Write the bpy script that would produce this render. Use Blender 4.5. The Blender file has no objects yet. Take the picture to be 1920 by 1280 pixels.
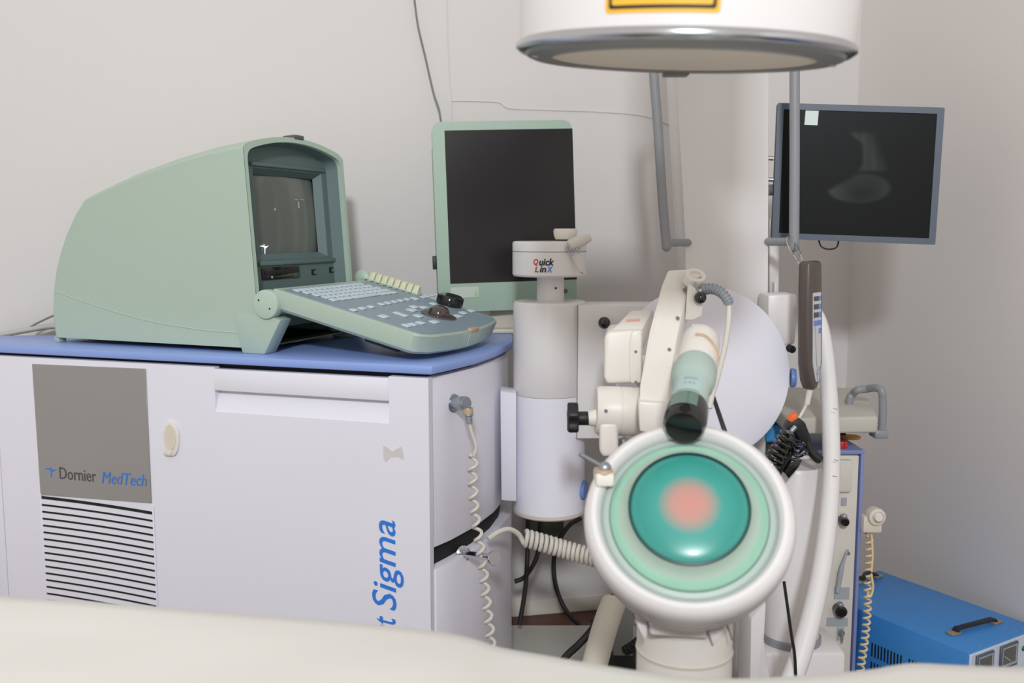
import bpy, bmesh, math, random
from math import sin, cos, pi, radians, sqrt, atan2
from mathutils import Vector, Matrix
random.seed(4)
scn = bpy.context.scene
col = scn.collection
V = Vector

# ------------------------------------------------------------------ camera
F = 1800.0                      # focal length in pixels of the 1920 x 1280 frame
PITCH = math.atan(210 / F)
EYE = V((0, 0, 1.35))
cd = bpy.data.cameras.new('camera')
cam = bpy.data.objects.new('camera', cd)
col.objects.link(cam)
cam.location = EYE
cam.rotation_euler = (pi / 2 - PITCH, 0, 0)
cd.sensor_width = 36
cd.lens = F / 1920 * 36
cd.clip_start = 0.02
cd.dof.use_dof = True
cd.dof.focus_distance = 2.4
cd.dof.aperture_fstop = 3.2
scn.camera = cam

# ------------------------------------------------------------------ light
world = bpy.data.worlds.new('room_light')
scn.world = world
world.use_nodes = True
bg = world.node_tree.nodes['Background']
bg.inputs[0].default_value = (1.0, 0.955, 0.885, 1)
bg.inputs[1].default_value = 0.70
ld = bpy.data.lights.new('ceiling_lamp_light', 'AREA')
ld.shape = 'RECTANGLE'
ld.size = 0.45
ld.size_y = 0.45
ld.energy = 184
ld.color = (0.90, 0.95, 1.0)
lamp = bpy.data.objects.new('ceiling_lamp_light', ld)
col.objects.link(lamp)
lamp.location = (-0.08, -3.2, 3.6)
lamp.rotation_euler = (V((0.1, 2.7, 0.95)) - lamp.location).to_track_quat('-Z', 'Y').to_euler()
scn.view_settings.view_transform = 'Standard'
scn.view_settings.look = 'None'
scn.view_settings.exposure = 0.0
scn.view_settings.gamma = 1
scn.view_settings.use_curve_mapping = False

# ------------------------------------------------------------------ helpers: measuring
def ray(px, py):
    u = (px - 960) / F; v = (640 - py) / F
    return V((u, cos(PITCH) + v * sin(PITCH), -sin(PITCH) + v * cos(PITCH)))
def P(px, py, Y):
    d = ray(px, py); return EYE + d * (Y / d.y)
def S(px, py, Y):               # metres per photo pixel at that distance
    return (Y / ray(px, py).y) / F
def PZ(px, py, z):
    d = ray(px, py); return EYE + d * ((z - EYE.z) / d.z)
def PP(px, py, p, n):
    d = ray(px, py); return EYE + d * ((p - EYE).dot(n) / d.dot(n))

# ------------------------------------------------------------------ helpers: objects
W = {}                          # world matrices
def tag(o, label=None, cat=None, group=None, kind=None):
    if label: o['label'] = label
    if cat: o['category'] = cat
    if group: o['group'] = group
    if kind: o['kind'] = kind
    return o
def thing(name, loc, label, cat, group=None):
    o = bpy.data.objects.new(name, None); col.objects.link(o)
    o.empty_display_size = 0.05
    o.location = loc; W[o] = Matrix.Translation(V(loc))
    return tag(o, label, cat, group)
def link(name, me, mat, parent, M):
    o = bpy.data.objects.new(name, me); col.objects.link(o)
    if mat and not me.materials: me.materials.append(mat)
    o.matrix_basis = M; W[o] = M.copy()
    if parent:
        o.parent = parent; o.matrix_parent_inverse = W[parent].inverted()
    return o
def merge(bms):
    if not isinstance(bms, (list, tuple)): return bms
    out = bms[0]
    for b in bms[1:]:
        t = bpy.data.meshes.new('t'); b.to_mesh(t); b.free(); out.from_mesh(t); bpy.data.meshes.remove(t)
    return out
def mesh(name, bms, M=None, sharp=38, recenter=True):
    bm = merge(bms)
    bmesh.ops.recalc_face_normals(bm, faces=bm.faces)
    me = bpy.data.meshes.new(name)
    M = M.copy() if M else Matrix()
    if recenter and bm.verts:
        lo = V([min(v.co[i] for v in bm.verts) for i in range(3)]); hi = V([max(v.co[i] for v in bm.verts) for i in range(3)])
        c = (lo + hi) / 2
        for v in bm.verts: v.co -= c
        M = M @ Matrix.Translation(c)
    for f in bm.faces: f.smooth = True
    bm.to_mesh(me); bm.free()
    me.set_sharp_from_angle(angle=radians(sharp))
    return me, M
def obj(name, bms, mat, parent=None, M=None, label=None, sharp=38):
    me, M2 = mesh(name, bms, M, sharp)
    o = link(name, me, mat, parent, M2)
    if label: o['label'] = label
    return o

# ------------------------------------------------------------------ helpers: shapes
def bev(bm, w, seg=2, ang=30):
    if w <= 0: return bm
    bmesh.ops.recalc_face_normals(bm, faces=bm.faces)
    es = [e for e in bm.edges if len(e.link_faces) == 2 and e.calc_face_angle(0) > radians(ang)]
    bmesh.ops.bevel(bm, geom=es, offset=w, segments=seg, profile=0.5, affect='EDGES', clamp_overlap=True)
    return bm
def box(lo, hi, b=0, seg=2):
    bm = bmesh.new()
    bmesh.ops.create_cube(bm, size=1)
    for v in bm.verts:
        v.co = V([lo[i] + (v.co[i] + .5) * (hi[i] - lo[i]) for i in range(3)])
    return bev(bm, b, seg)
def cbox(c, s, b=0, seg=2):
    return box([c[i] - s[i] / 2 for i in range(3)], [c[i] + s[i] / 2 for i in range(3)], b, seg)
def prism(pts, vec, b=0, seg=2, ang=30):
    """polygon of 3-D points pushed along vec"""
    bm = bmesh.new(); vec = V(vec)
    a = [bm.verts.new(p) for p in pts]; c = [bm.verts.new(V(p) + vec) for p in pts]
    bm.faces.new(a); bm.faces.new(c[::-1])
    n = len(pts)
    for i in range(n): bm.faces.new((a[i], a[(i + 1) % n], c[(i + 1) % n], c[i]))
    return bev(bm, b, seg, ang)
def axes(d):
    d = V(d).normalized()
    x = d.orthogonal().normalized()
    return x, d.cross(x), d
def lathe(prof, O, axis, seg=40, x=None):
    """(radius, height) profile turned about axis at O"""
    bm = bmesh.new(); ex, ey, ez = axes(axis); O = V(O)
    if x is not None:
        ex = (V(x) - ez * V(x).dot(ez)).normalized(); ey = ez.cross(ex)
    rings = []
    for r, h in prof:
        if r < 1e-6: rings.append([bm.verts.new(O + ez * h)])
        else: rings.append([bm.verts.new(O + ez * h + (ex * cos(2 * pi * k / seg) + ey * sin(2 * pi * k / seg)) * r) for k in range(seg)])
    for A, B in zip(rings, rings[1:]):
        for k in range(seg):
            k2 = (k + 1) % seg
            if len(A) == 1 and len(B) == 1: continue
            if len(A) == 1: bm.faces.new((A[0], B[k2], B[k]))
            elif len(B) == 1: bm.faces.new((A[k], A[k2], B[0]))
            else: bm.faces.new((A[k], A[k2], B[k2], B[k]))
    for R in (rings[0], rings[-1]):
        if len(R) > 2:
            try: bm.faces.new(R)
            except ValueError: pass
    return bm
def cyl(p0, p1, r0, r1=None, seg=32, b=0):
    p0 = V(p0); p1 = V(p1); r1 = r0 if r1 is None else r1; L = (p1 - p0).length
    if b: prof = [(0, 0), (r0 - b, 0), (r0 - .3 * b, .3 * b), (r0, b), (r1, L - b), (r1 - .3 * b, L - .3 * b), (r1 - b, L), (0, L)]
    else: prof = [(r0, 0), (r1, L)]
    return lathe(prof, p0, p1 - p0, seg)
def ball(c, r, seg=20):
    bm = bmesh.new(); bmesh.ops.create_uvsphere(bm, u_segments=seg, v_segments=seg // 2 + 2, radius=r)
    bmesh.ops.translate(bm, vec=V(c), verts=bm.verts); return bm
def catmull(pts, n=8):
    pts = [V(p) for p in pts]; out = []
    q = [pts[0] * 2 - pts[1]] + pts + [pts[-1] * 2 - pts[-2]]
    for i in range(1, len(q) - 2):
        a, b, c, d = q[i - 1:i + 3]
        for k in range(n):
            t = k / n
            out.append(.5 * ((2 * b) + (c - a) * t + (2 * a - 5 * b + 4 * c - d) * t * t + (3 * b - a - 3 * c + d) * t ** 3))
    out.append(pts[-1]); return out
def tube(pts, r, seg=10, n=8, smooth=True, cap=True):
    """round tube along a curve; r is one radius or one per control point"""
    rs = r if isinstance(r, (list, tuple)) else [r] * len(pts)
    if smooth and len(pts) > 2:
        m = len(pts); pts = catmull(pts, n)
        rr = []
        for i in range(m - 1):
            for k in range(n): rr.append(rs[i] + (rs[i + 1] - rs[i]) * k / n)
        rs = rr + [rs[-1]]
    pts = [V(p) for p in pts]
    bm = bmesh.new(); rings = []
    tang = [(pts[min(i + 1, len(pts) - 1)] - pts[max(i - 1, 0)]).normalized() for i in range(len(pts))]
    nrm = tang[0].orthogonal().normalized()
    for i, p in enumerate(pts):
        nrm = (nrm - tang[i] * nrm.dot(tang[i])).normalized(); bn = tang[i].cross(nrm)
        rings.append([bm.verts.new(p + (nrm * cos(2 * pi * k / seg) + bn * sin(2 * pi * k / seg)) * rs[i]) for k in range(seg)])
    for A, B in zip(rings, rings[1:]):
        for k in range(seg): bm.faces.new((A[k], A[(k + 1) % seg], B[(k + 1) % seg], B[k]))
    if cap: bm.faces.new(rings[0][::-1]); bm.faces.new(rings[-1])
    return bm
def coil(path, R, turns, r, seg=6, per=12, n=10, R2=None):
    c = catmull(path, n); L = [0]
    for a, b in zip(c, c[1:]): L.append(L[-1] + (b - a).length)
    N = int(turns * per); pts = []
    nrm = (c[1] - c[0]).orthogonal().normalized(); j = 0
    for i in range(N + 1):
        s = L[-1] * i / N
        while j < len(L) - 2 and L[j + 1] < s: j += 1
        t = (s - L[j]) / max(1e-9, L[j + 1] - L[j]); p = c[j].lerp(c[j + 1], t); d = (c[j + 1] - c[j]).normalized()
        nrm = (nrm - d * nrm.dot(d)).normalized(); bn = d.cross(nrm); a = 2 * pi * i / per
        RR = R if R2 is None else R + (R2 - R) * i / N
        pts.append(p + (nrm * cos(a) + bn * sin(a)) * RR)
    return tube(pts, r, seg, smooth=False)
def roundpoly(pts, r, n=5):
    """2-D polygon with rounded corners; r one value or one per corner"""
    out = []; m = len(pts)
    for i in range(m):
        p = V(pts[i]); a = V(pts[i - 1]); b = V(pts[(i + 1) % m]); ri = r[i] if isinstance(r, (list, tuple)) else r
        if ri <= 0: out.append(p); continue
        u = (a - p).normalized(); w = (b - p).normalized(); A = p + u * ri; B = p + w * ri
        for k in range(n + 1):
            t = k / n; out.append(A * (1 - t) ** 2 + p * 2 * t * (1 - t) + B * t * t)
    return out
def frame(o, x, y, z):
    return Matrix(((x[0], y[0], z[0], o[0]), (x[1], y[1], z[1], o[1]), (x[2], y[2], z[2], o[2]), (0, 0, 0, 1)))
def plate(pts2, z0, z1, b=0, seg=2):
    """2-D outline in the local xy plane with thickness z0..z1"""
    return prism([V((p[0], p[1], z0)) for p in pts2], (0, 0, z1 - z0), b, seg)
def ring2(outer, inner, z):
    bm = bmesh.new(); a = [bm.verts.new((p[0], p[1], z)) for p in outer]; b = [bm.verts.new((p[0], p[1], z)) for p in inner]
    n = len(a)
    for i in range(n): bm.faces.new((a[i], a[(i + 1) % n], b[(i + 1) % n], b[i]))
    return bm
def text(name, s, size, mat, parent, M, shear=0.0, bold=0.0, width=None, height=None, depth=0.0006, bend=None, align='LEFT'):
    """flat lettering as a mesh; width/height stretch it to fit; bend wraps it round a cylinder of that radius"""
    c = bpy.data.curves.new(name, 'FONT'); c.body = s; c.size = size; c.shear = shear; c.offset = bold; c.extrude = depth / 2
    c.resolution_u = 3; c.align_x = align
    o = bpy.data.objects.new('t', c); col.objects.link(o)
    bpy.context.view_layer.update()
    me = bpy.data.meshes.new_from_object(o.evaluated_get(bpy.context.evaluated_depsgraph_get()))
    bpy.data.objects.remove(o); bpy.data.curves.remove(c)
    xs = [v.co.x for v in me.vertices]; ys = [v.co.y for v in me.vertices]
    if width:
        k = width / (max(xs) - min(xs)); x0 = min(xs)
        for v in me.vertices: v.co.x = (v.co.x - x0) * k
    if height:
        k = height / (max(ys) - min(ys)); y0 = min(ys)
        for v in me.vertices: v.co.y = (v.co.y - y0) * k
    if bend:
        for v in me.vertices:
            a = v.co.x / bend; q = bend + v.co.z
            v.co = V((q * sin(a), v.co.y, q * cos(a) - bend))
    me.materials.clear(); me.name = name
    return link(name, me, mat, parent, M)

# ------------------------------------------------------------------ materials
def lin(c):
    return tuple(((x / 255) / 12.92 if x / 255 <= .04045 else ((x / 255 + .055) / 1.055) ** 2.4) for x in c) + (1,)
MATS = {}
def mat(name, c, rough=.5, metal=0, var=.03, scale=6, bump=0, bscale=80, coat=0, emit=None, estr=1, spec=.5, trans=0):
    if name in MATS: return MATS[name]
    m = bpy.data.materials.new(name); m.use_nodes = True
    nt = m.node_tree; b = nt.nodes['Principled BSDF']; L = nt.links
    b.inputs['Roughness'].default_value = rough; b.inputs['Metallic'].default_value = metal
    b.inputs['Coat Weight'].default_value = coat; b.inputs['Specular IOR Level'].default_value = spec
    b.inputs['Transmission Weight'].default_value = trans
    tc = nt.nodes.new('ShaderNodeTexCoord')
    n = nt.nodes.new('ShaderNodeTexNoise'); n.inputs['Scale'].default_value = scale; n.inputs['Detail'].default_value = 4
    L.new(tc.outputs['Object'], n.inputs['Vector'])
    mx = nt.nodes.new('ShaderNodeMix'); mx.data_type = 'RGBA'
    base = lin(c)
    mx.inputs['A'].default_value = tuple(x * (1 - var * 2) for x in base[:3]) + (1,)
    mx.inputs['B'].default_value = tuple(min(1, x * (1 + var * 2)) for x in base[:3]) + (1,)
    L.new(n.outputs['Fac'], mx.inputs['Factor']); L.new(mx.outputs['Result'], b.inputs['Base Color'])
    if bump:
        n2 = nt.nodes.new('ShaderNodeTexNoise'); n2.inputs['Scale'].default_value = bscale; n2.inputs['Detail'].default_value = 3
        L.new(tc.outputs['Object'], n2.inputs['Vector'])
        bp = nt.nodes.new('ShaderNodeBump'); bp.inputs['Strength'].default_value = bump; bp.inputs['Distance'].default_value = .002
        L.new(n2.outputs['Fac'], bp.inputs['Height']); L.new(bp.outputs['Normal'], b.inputs['Normal'])
    if emit:
        b.inputs['Emission Color'].default_value = lin(emit); b.inputs['Emission Strength'].default_value = estr
    MATS[name] = m
    return m
m_wall = mat('wall_paint', (218, 213, 211), .8, var=.012, scale=1.3, bump=.25, bscale=35)
m_wall2 = mat('side_wall_lightened', (229, 223, 220), .8, var=.015, scale=1.3, bump=.25, bscale=35)  # wall colour lightened to make up for the grazing light on this side
m_skirt = mat('skirting_paint', (226, 220, 208), .6, var=.06, scale=9)
m_wood = mat('red_brown_wood', (88, 50, 42), .45, var=.25, scale=14)
m_floor = mat('floor_bed', (70, 40, 32), .6, var=.1)
m_white = mat('white_panel', (233, 231, 241), .38, var=.012, scale=3)
m_white2 = mat('white_plastic', (229, 225, 224), .35, var=.015, scale=5)
m_cream = mat('cream_enamel', (232, 226, 218), .4, var=.025, scale=8)
m_ivory = mat('ivory_plastic', (222, 212, 196), .45, var=.03)
m_beige = mat('beige_enamel', (208, 200, 186), .5, var=.03, scale=4)
m_drumdisc = mat('drum_cover_cream', (222, 212, 194), .55, var=.015)
m_blue = mat('blue_laminate', (140, 165, 226), .35, var=.015)
m_black = mat('black_rubber', (30, 29, 30), .5, var=.1)
m_blackgap = mat('black_recess', (14, 14, 16), .7)
m_blackgloss = mat('black_gloss', (22, 21, 22), .15, coat=.5)
m_greyplate = mat('grey_name_plate', (156, 151, 149), .35, metal=.25, var=.02)
m_print_blue = mat('blue_print', (52, 126, 222), .5)
m_print_dark = mat('dark_grey_print', (78, 78, 80), .5)
m_print_black = mat('black_print', (26, 26, 30), .5)
m_print_red = mat('red_print', (205, 40, 60), .5)
m_green = mat('sage_green_plastic', (172, 190, 176), .42, var=.012, scale=3, bump=.08, bscale=300)
m_green2 = mat('sage_green_edge', (178, 200, 184), .42, var=.01)
m_bezel = mat('dark_teal_plastic', (92, 112, 112), .5, var=.02)
m_crt = mat('crt_glass', (106, 110, 104), .16, var=.04, scale=2, coat=.3)
m_keys_panel = mat('blue_grey_membrane', (134, 153, 166), .4, var=.02)
m_key = mat('pale_blue_key', (200, 216, 224), .4, var=.04, scale=30)
m_tab = mat('pale_yellow_tab', (214, 216, 184), .5)
m_ball = mat('smoky_trackball', (62, 52, 48), .12, coat=.8)
m_ballring = mat('trackball_ring_brown', (86, 76, 74), .3)
m_mongreen = mat('monitor_green', (152, 175, 158), .4, var=.02)
m_screen = mat('dark_screen', (36, 33, 34), .18, var=.06, scale=1.5, spec=.3)
m_frame = mat('slate_monitor_frame', (82, 92, 106), .45)
m_grey = mat('grey_enamel', (142, 144, 148), .4)
m_chrome = mat('chrome', (205, 205, 210), .18, metal=1, var=.02)
m_steel = mat('brushed_steel', (168, 174, 182), .35, metal=.85)
m_ringgrey = mat('drum_ring_grey', (128, 130, 128), .4, metal=.3)
m_yellow = mat('yellow_sticker', (240, 184, 56), .45)
m_orange = mat('orange_rubber', (255, 110, 40), .5)
m_teal = None
m_brown = mat('brown_handset_plastic', (86, 76, 72), .36, coat=.15)
m_paper = mat('white_note', (214, 226, 222), .6)
m_cord = mat('cream_cord', (214, 208, 198), .5)
m_cordw = mat('white_cord', (220, 218, 214), .5)
m_yelcord = mat('yellowed_cord', (228, 205, 160), .5)
m_cable = mat('black_cable', (34, 32, 31), .5)
m_greycable = mat('grey_cable', (120, 120, 116), .5)
m_trblue = mat('violet_blue_enamel', (130, 140, 190), .4)
m_trpanel = mat('trolley_panel_cream', (214, 208, 198), .5, var=.02)
m_boxtop = mat('blue_steel', (62, 136, 206), .42, var=.02)
m_boxpanel = mat('pale_steel_panel', (206, 214, 226), .4)
m_red = mat('red_plastic', (205, 42, 44), .45)
m_label = mat('grey_label', (160, 166, 172), .5)
m_knobblue = mat('blue_knob', (112, 140, 205), .4)
m_sheet = mat('cream_vinyl_sheet', (224, 221, 216), .55, var=.01, scale=2)
m_pgreen = mat('pale_green_transducer', (176, 194, 186), .35)
m_tan = mat('tan_plastic', (190, 160, 130), .5)
m_darkgreen = mat('socket_green', (86, 94, 84), .5)
m_silver_flex = mat('grey_strain_relief', (150, 156, 162), .5)

# ------------------------------------------------------------------ the room
YAW = radians(12)
wx = V((cos(YAW), sin(YAW), 0)); wn = V((sin(YAW), -cos(YAW), 0))      # along the back wall, into the room
w0 = V((0.17, 3.28, 0))
corner = w0 + wx * ((1.235 - .17) / cos(YAW))
MW = frame(corner, wx, -wn, V((0, 0, 1)))              # x along back wall, y out of the room
def struct(name, bms, m, M=None, parent=None):
    o = obj(name, bms, m, parent, M)
    if not parent: o['kind'] = 'structure'
    return o
struct('floor', box((-4.2, -4.5, -.06), (0, 0, -.012)), m_floor, MW)
flo = bpy.data.objects['floor']
pm, pM = mesh('plank', box((-.6, -.044, -.012), (.6, .044, 0), .002, 1), None)
for r in range(22):                                    # boards near the wall, where the photo shows them
    for k in range(3):
        off = (r % 3) * .4
        link('plank', pm, m_wood, flo, MW @ Matrix.Translation((-.4 - k * 1.203 - off + .4, -.046 - r * .091, -.006)))
struct('wall_back', box((-4.2, 0, 0), (.1, .1, 2.8)), m_wall, MW)
struct('wall_right', box((0, -4.5, 0), (.1, 0, 2.8)), m_wall2, MW)
struct('baseboard_back', box((-4.2, -.014, 0), (0, 0, .055), .004), m_skirt, MW)
struct('baseboard_right', box((-.014, -4.5, 0), (0, -.014, .055), .004), m_skirt, MW)

# ------------------------------------------------------------------ control cabinet
ZT = 1.04                                              # its blue top
cc = PZ(809, 686, ZT); cl = PZ(0, 647, ZT)
fx = (cc - cl).normalized(); fn = V((fx.y, -fx.x, 0))  # along the front (to the right), out of the front
MC = frame(V((cc.x, cc.y, 0)), fx, -fn, V((0, 0, 1)))  # local: x<=0 along front, y into the cabinet
MCi = MC.inverted()
def on_front(px, py, out=0.0):                         # pixel on the front face -> local
    return MCi @ PP(px, py, cc + fn * out, fn)
cab = thing('control_cabinet', (cc.x - .6, cc.y + .5, 0), 'wide white control cabinet with a blue top board and vent slots', 'cabinet')
TH = .021
edge = [MCi @ PZ(x, y, ZT) for x, y in ((809, 686), (847, 678), (894, 667), (930, 655), (960, 641))]
rl = [(p.x, p.y) for p in edge] + [tuple((MCi @ V((.004, 2.75, ZT))).xy), tuple((MCi @ V((.0, 2.88, ZT))).xy)]
backL = MCi @ V((-1.55, 2.80, ZT)); backR = MCi @ V((-.02, 2.98, ZT))
LEFT = -1.46
outline = [(LEFT, 0)] + rl + [(backR.x, backR.y), (backL.x, backL.y)]
def inset_right(pts, d):                               # pull the outline in by d, roughly
    cx = -.6; cy = .4
    return [(p[0] - math.copysign(min(abs(p[0] - cx), d), p[0] - cx), p[1] - math.copysign(min(abs(p[1] - cy), d), p[1] - cy)) for p in pts]
top = obj('top_board', plate([V(p) for p in outline], ZT - TH, ZT, .005), m_blue, cab, MC, 'blue laminate top board')
io = inset_right(outline, .03)
zb1 = (MCi @ PP(808, 1035, cc, fn)).z; zb0 = (MCi @ PP(808, 1074, cc, fn)).z
obj('inner_carcass', plate([V(p) for p in io], .05, ZT - TH), m_blackgap, cab, MC, 'black band between the white shells')
ish = inset_right(outline, .012)
ZC = ZT - TH - .008
zbase = .08
def shell(name, z0, z1, d):
    q = inset_right(outline, d)
    q = [V(p) for p in q]; q[0].y += .02; q[1].y += .02
    q[1].x += .0
    return obj(name, plate(q, z0, z1, .002), m_white, cab, MC)
shell('upper_shell', zb1, ZC - .002, .012)
shell('lower_shell', zbase, zb0, .004)
obj('plinth', plate([V(p) for p in inset_right(outline, .06)], 0, zbase), m_black, cab, MC)
# front door with its grip recess
gl = on_front(403, 735); gr = on_front(729, 745); gb = on_front(560, 782); gt = on_front(560, 741)
x0 = on_front(4, 900).x; x1 = on_front(805, 900).x
door = obj('door', [box((x0, .0, zbase), (gl.x, .022, ZC)), box((gr.x, 0, zbase), (x1, .022, ZC)),
            box((gl.x, 0, zbase), (gr.x, .022, gb.z)), box((gl.x, -.003, gt.z), (gr.x, .022, ZC - .004), .002)], m_white, cab, MC)
rec = bmesh.new()
vs = [rec.verts.new(p) for p in ((gl.x, .001, gb.z), (gr.x, .001, gb.z), (gr.x, .021, gt.z), (gl.x, .021, gt.z))]
rec.faces.new(vs)
obj('grip_recess', rec, m_white, door, MC)
obj('side_panel', box((LEFT, .0, zbase), (x0 - .004, .022, ZC), .002), m_white, cab, MC)
# thin shadow seam under the blue board
# name plate
def front_quad(name, px, out, thick, m, parent, rad=0, label=None):
    q = [on_front(*p) for p in px]
    pts = [V((p.x, p.z)) for p in q]
    if rad: pts = roundpoly(pts, rad)
    bm = prism([V((p.x, -out, p.y)) for p in pts], (0, thick, 0), .0006, 1)
    return obj(name, bm, m, parent, MC, label)
plate_o = front_quad('name_plate', [(61, 682), (274, 691), (285, 943), (77, 927)], .0025, .003, m_greyplate, cab, label='grey metal name plate with maker lettering')
TF = MC @ Matrix.Rotation(pi / 2, 4, 'X')              # text lies in local xz, facing the viewer
def text_front(name, s, tl, br, m, parent, shear=0, bold=0, rot=0.0, z=None):
    a = on_front(*tl); b = on_front(*br)
    w = sqrt((b.x - a.x) ** 2 + (b.z - a.z) ** 2); 
    T = MC @ Matrix.Translation((a.x, -.0032, a.z)) @ Matrix.Rotation(-rot, 4, 'Y') @ Matrix.Rotation(pi / 2, 4, 'X')
    return T, w
def word(s, pl, pr, hpx, m, shear=0, bold=0):
    a = on_front(*pl); b = on_front(*pr)
    ang = atan2(b.z - a.z, b.x - a.x); w = sqrt((b.x - a.x) ** 2 + (b.z - a.z) ** 2)
    h = on_front(pl[0], pl[1] - hpx).z - a.z
    T = MC @ Matrix.Translation((a.x, -.0033, a.z)) @ Matrix.Rotation(-ang, 4, 'Y') @ Matrix.Rotation(pi / 2, 4, 'X')
    text('lettering', s, .05, m, plate_o, T, shear, bold, w, h)
word('Dornier', (114, 897), (182, 903), 22, m_print_dark)
word('MedTech', (193, 905), (277, 911.5), 22, m_print_blue, shear=.25)
def figure(parent, M, s, m, name='emblem'):            # little winged figure
    body = [(-.10, .5), (-.02, .42), (.08, .46), (.55, .42), (.9, .52), (.45, .24), (.16, .12), (.06, -.5), (-.06, -.5), (-.02, .1), (-.06, .3), (-.95, .44), (-.5, .52)]
    b1 = plate([V(p) * s for p in body], 0, .0006); 
    hd = lathe([(.085 * s, 0), (.085 * s, .0006)], (-.02 * s, .58 * s, 0), (0, 0, 1), 12)
    return obj(name, [b1, hd], m, parent, M)
e = on_front(97, 886)
figure(plate_o, MC @ Matrix.Translation((e.x, -.0026, e.z)) @ Matrix.Rotation(pi / 2, 4, 'X'), .024, m_print_blue)
# vent grille: slats over a dark recess
vl = on_front(79, 928).x; vr = on_front(294, 1120).x
zv1 = on_front(180, 934).z; zv0 = on_front(180, 1165).z
vpts = [V((vl - .002, -.002, zv0 - .1)), V((vr + .002, -.002, zv0 - .1))] + [V((vl + (vr - vl) * t / 8, -.002, zv1 - .009 - .010 * (t / 8) ** 2)) for t in range(8, -1, -1)]
vent = obj('vent_recess', prism(vpts, (0, .0008, 0)), m_blackgap, cab, MC, 'black recess behind the vent slats')
n = 24; pitch = (zv1 - zv0) / 17.9
def slat_mesh():
    bm = bmesh.new(); hh = pitch * .335; N = 8; sec = []
    for i in range(N + 1):
        t = i / N; x = (t - .5) * (vr - vl + .004); z = -.010 * t * t
        sec.append([bm.verts.new((x, y, z + zz)) for y, zz in ((0, -hh), (-.0035, -hh), (-.0035, hh), (0, hh))])
    for A, B in zip(sec, sec[1:]):
        for k in range(4): bm.faces.new((A[k], A[(k + 1) % 4], B[(k + 1) % 4], B[k]))
    bm.faces.new(sec[0]); bm.faces.new(sec[-1][::-1])
    return bm
sm, _ = mesh('slat', slat_mesh(), None, recenter=False)
for i in range(n):
    link('slat', sm, m_white, vent, MC @ Matrix.Translation(((vl + vr) / 2, -.0012, zv1 - .0045 - pitch * (i + .98))))
for xx in (vl - .004, vr + .001):
    obj('vent_edge', box((xx, -.0055, zv0 - .1), (xx + .004, 0, zv1 - .002), .001, 1), m_white, vent, MC)
# oval latch
c = on_front(323, 822); k = S(323, 822, 2.45)
pts = [V((c.x + 18 * k * cos(t) * (1 if sin(t) > 0 else .92), c.z + 33 * k * sin(t))) for t in [2 * pi * i / 28 for i in range(28)]]
la = obj('latch', prism([V((p.x, -.006, p.y)) for p in pts], (0, .006, 0), .003, 2), m_cream, cab, MC, 'small cream oval door latch')
pts = [V((c.x + 12 * k * cos(t), c.z + 4 * k + 24 * k * sin(t))) for t in [2 * pi * i / 24 for i in range(24)]]
obj('latch_dish', prism([V((p.x, -.0075, p.y)) for p in pts], (0, .002, 0), .001, 1), m_ivory, la, MC)
c2 = on_front(318, 849)
obj('latch_tongue', cbox((c2.x, -.008, c2.z), (.022, .006, .011), .003), m_ivory, la, MC)
# scrap of old tape on the door
sc = [(719, 835), (727, 838), (736, 846), (752, 836), (757, 850), (757, 862), (746, 856), (733, 857), (723, 866), (719, 858)]
front_quad('tape_remnant', sc, .0008, .0008, mat('old_tape', (212, 207, 206), .6), door, label='torn scrap of beige tape')
# vertical product name
a = on_front(741, 1137); b = on_front(741, 976); w = b.z - a.z
T = MC @ Matrix.Translation((on_front(744, 1060).x, -.0006, a.z)) @ Matrix.Rotation(-pi / 2, 4, 'Y') @ Matrix.Rotation(pi / 2, 4, 'X')
hh = on_front(752, 1060).x - on_front(698, 1060).x
TS = MC @ Matrix.Translation((on_front(757, 1060).x, -.0006, on_front(741, 1145).z)) @ Matrix.Rotation(-pi / 2, 4, 'Y') @ Matrix.Rotation(pi / 2, 4, 'X')
text('lettering', 'Sigma', .05, m_print_blue, door, TS, .2, .0003, on_front(741, 976).z - on_front(741, 1145).z, on_front(757, 1060).x - on_front(697, 1060).x)
TS2 = MC @ Matrix.Translation((on_front(757, 1200).x, -.0006, on_front(741, 1158).z - .21)) @ Matrix.Rotation(-pi / 2, 4, 'Y') @ Matrix.Rotation(pi / 2, 4, 'X')
text('lettering', 'Compact', .05, m_print_blue, door, TS2, .2, .0003, .21, on_front(757, 1060).x - on_front(697, 1060).x)

# ---- cable socket and hook on the cabinet's curved side
def side_pt(px, z):                                    # where the photo ray meets the rounded side
    best = None
    o2 = inset_right(outline, .012)
    for i in range(1, len(rl)):
        p = MC @ V((o2[i][0], o2[i][1], 0)); q = MC @ V((o2[i + 1][0], o2[i + 1][1], 0))
        d = ray(px, 640); t = None
        e1 = q - p; den = d.x * e1.y - d.y * e1.x
        if abs(den) < 1e-9: continue
        t = (p.x * e1.y - p.y * e1.x) / den
        s = ((d.x * t - p.x) * e1.x + (d.y * t - p.y) * e1.y) / e1.length_squared
        if -.01 <= s <= 1.01:
            return V((d.x * t, d.y * t, z)), V((e1.y, -e1.x, 0)).normalized()
    return MC @ V((rl[2][0], rl[2][1], z)), V((1, -1, 0)).normalized()
p0, sn = side_pt(852, 0)
so = PP(849, 755, p0, sn)
tip = P(886, 757, so.y - .06)
d = (tip - so).normalized()
k = S(850, 755, so.y)
sock = thing('cable_socket', so, 'round steel cable socket on the side of the white cabinet', 'socket')
obj('flange', lathe([(0, -.004), (14 * k, -.004), (17 * k, -.001), (17 * k, .004), (14 * k, .007), (0, .007)], so, d), m_steel, sock)
obj('barrel', lathe([(11 * k, 0), (11 * k, .030), (13 * k, .032), (13 * k, .052), (11 * k, .056), (0, .056)], so, d), m_steel, sock)
pl = P(877, 764, tip.y + .015)
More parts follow.
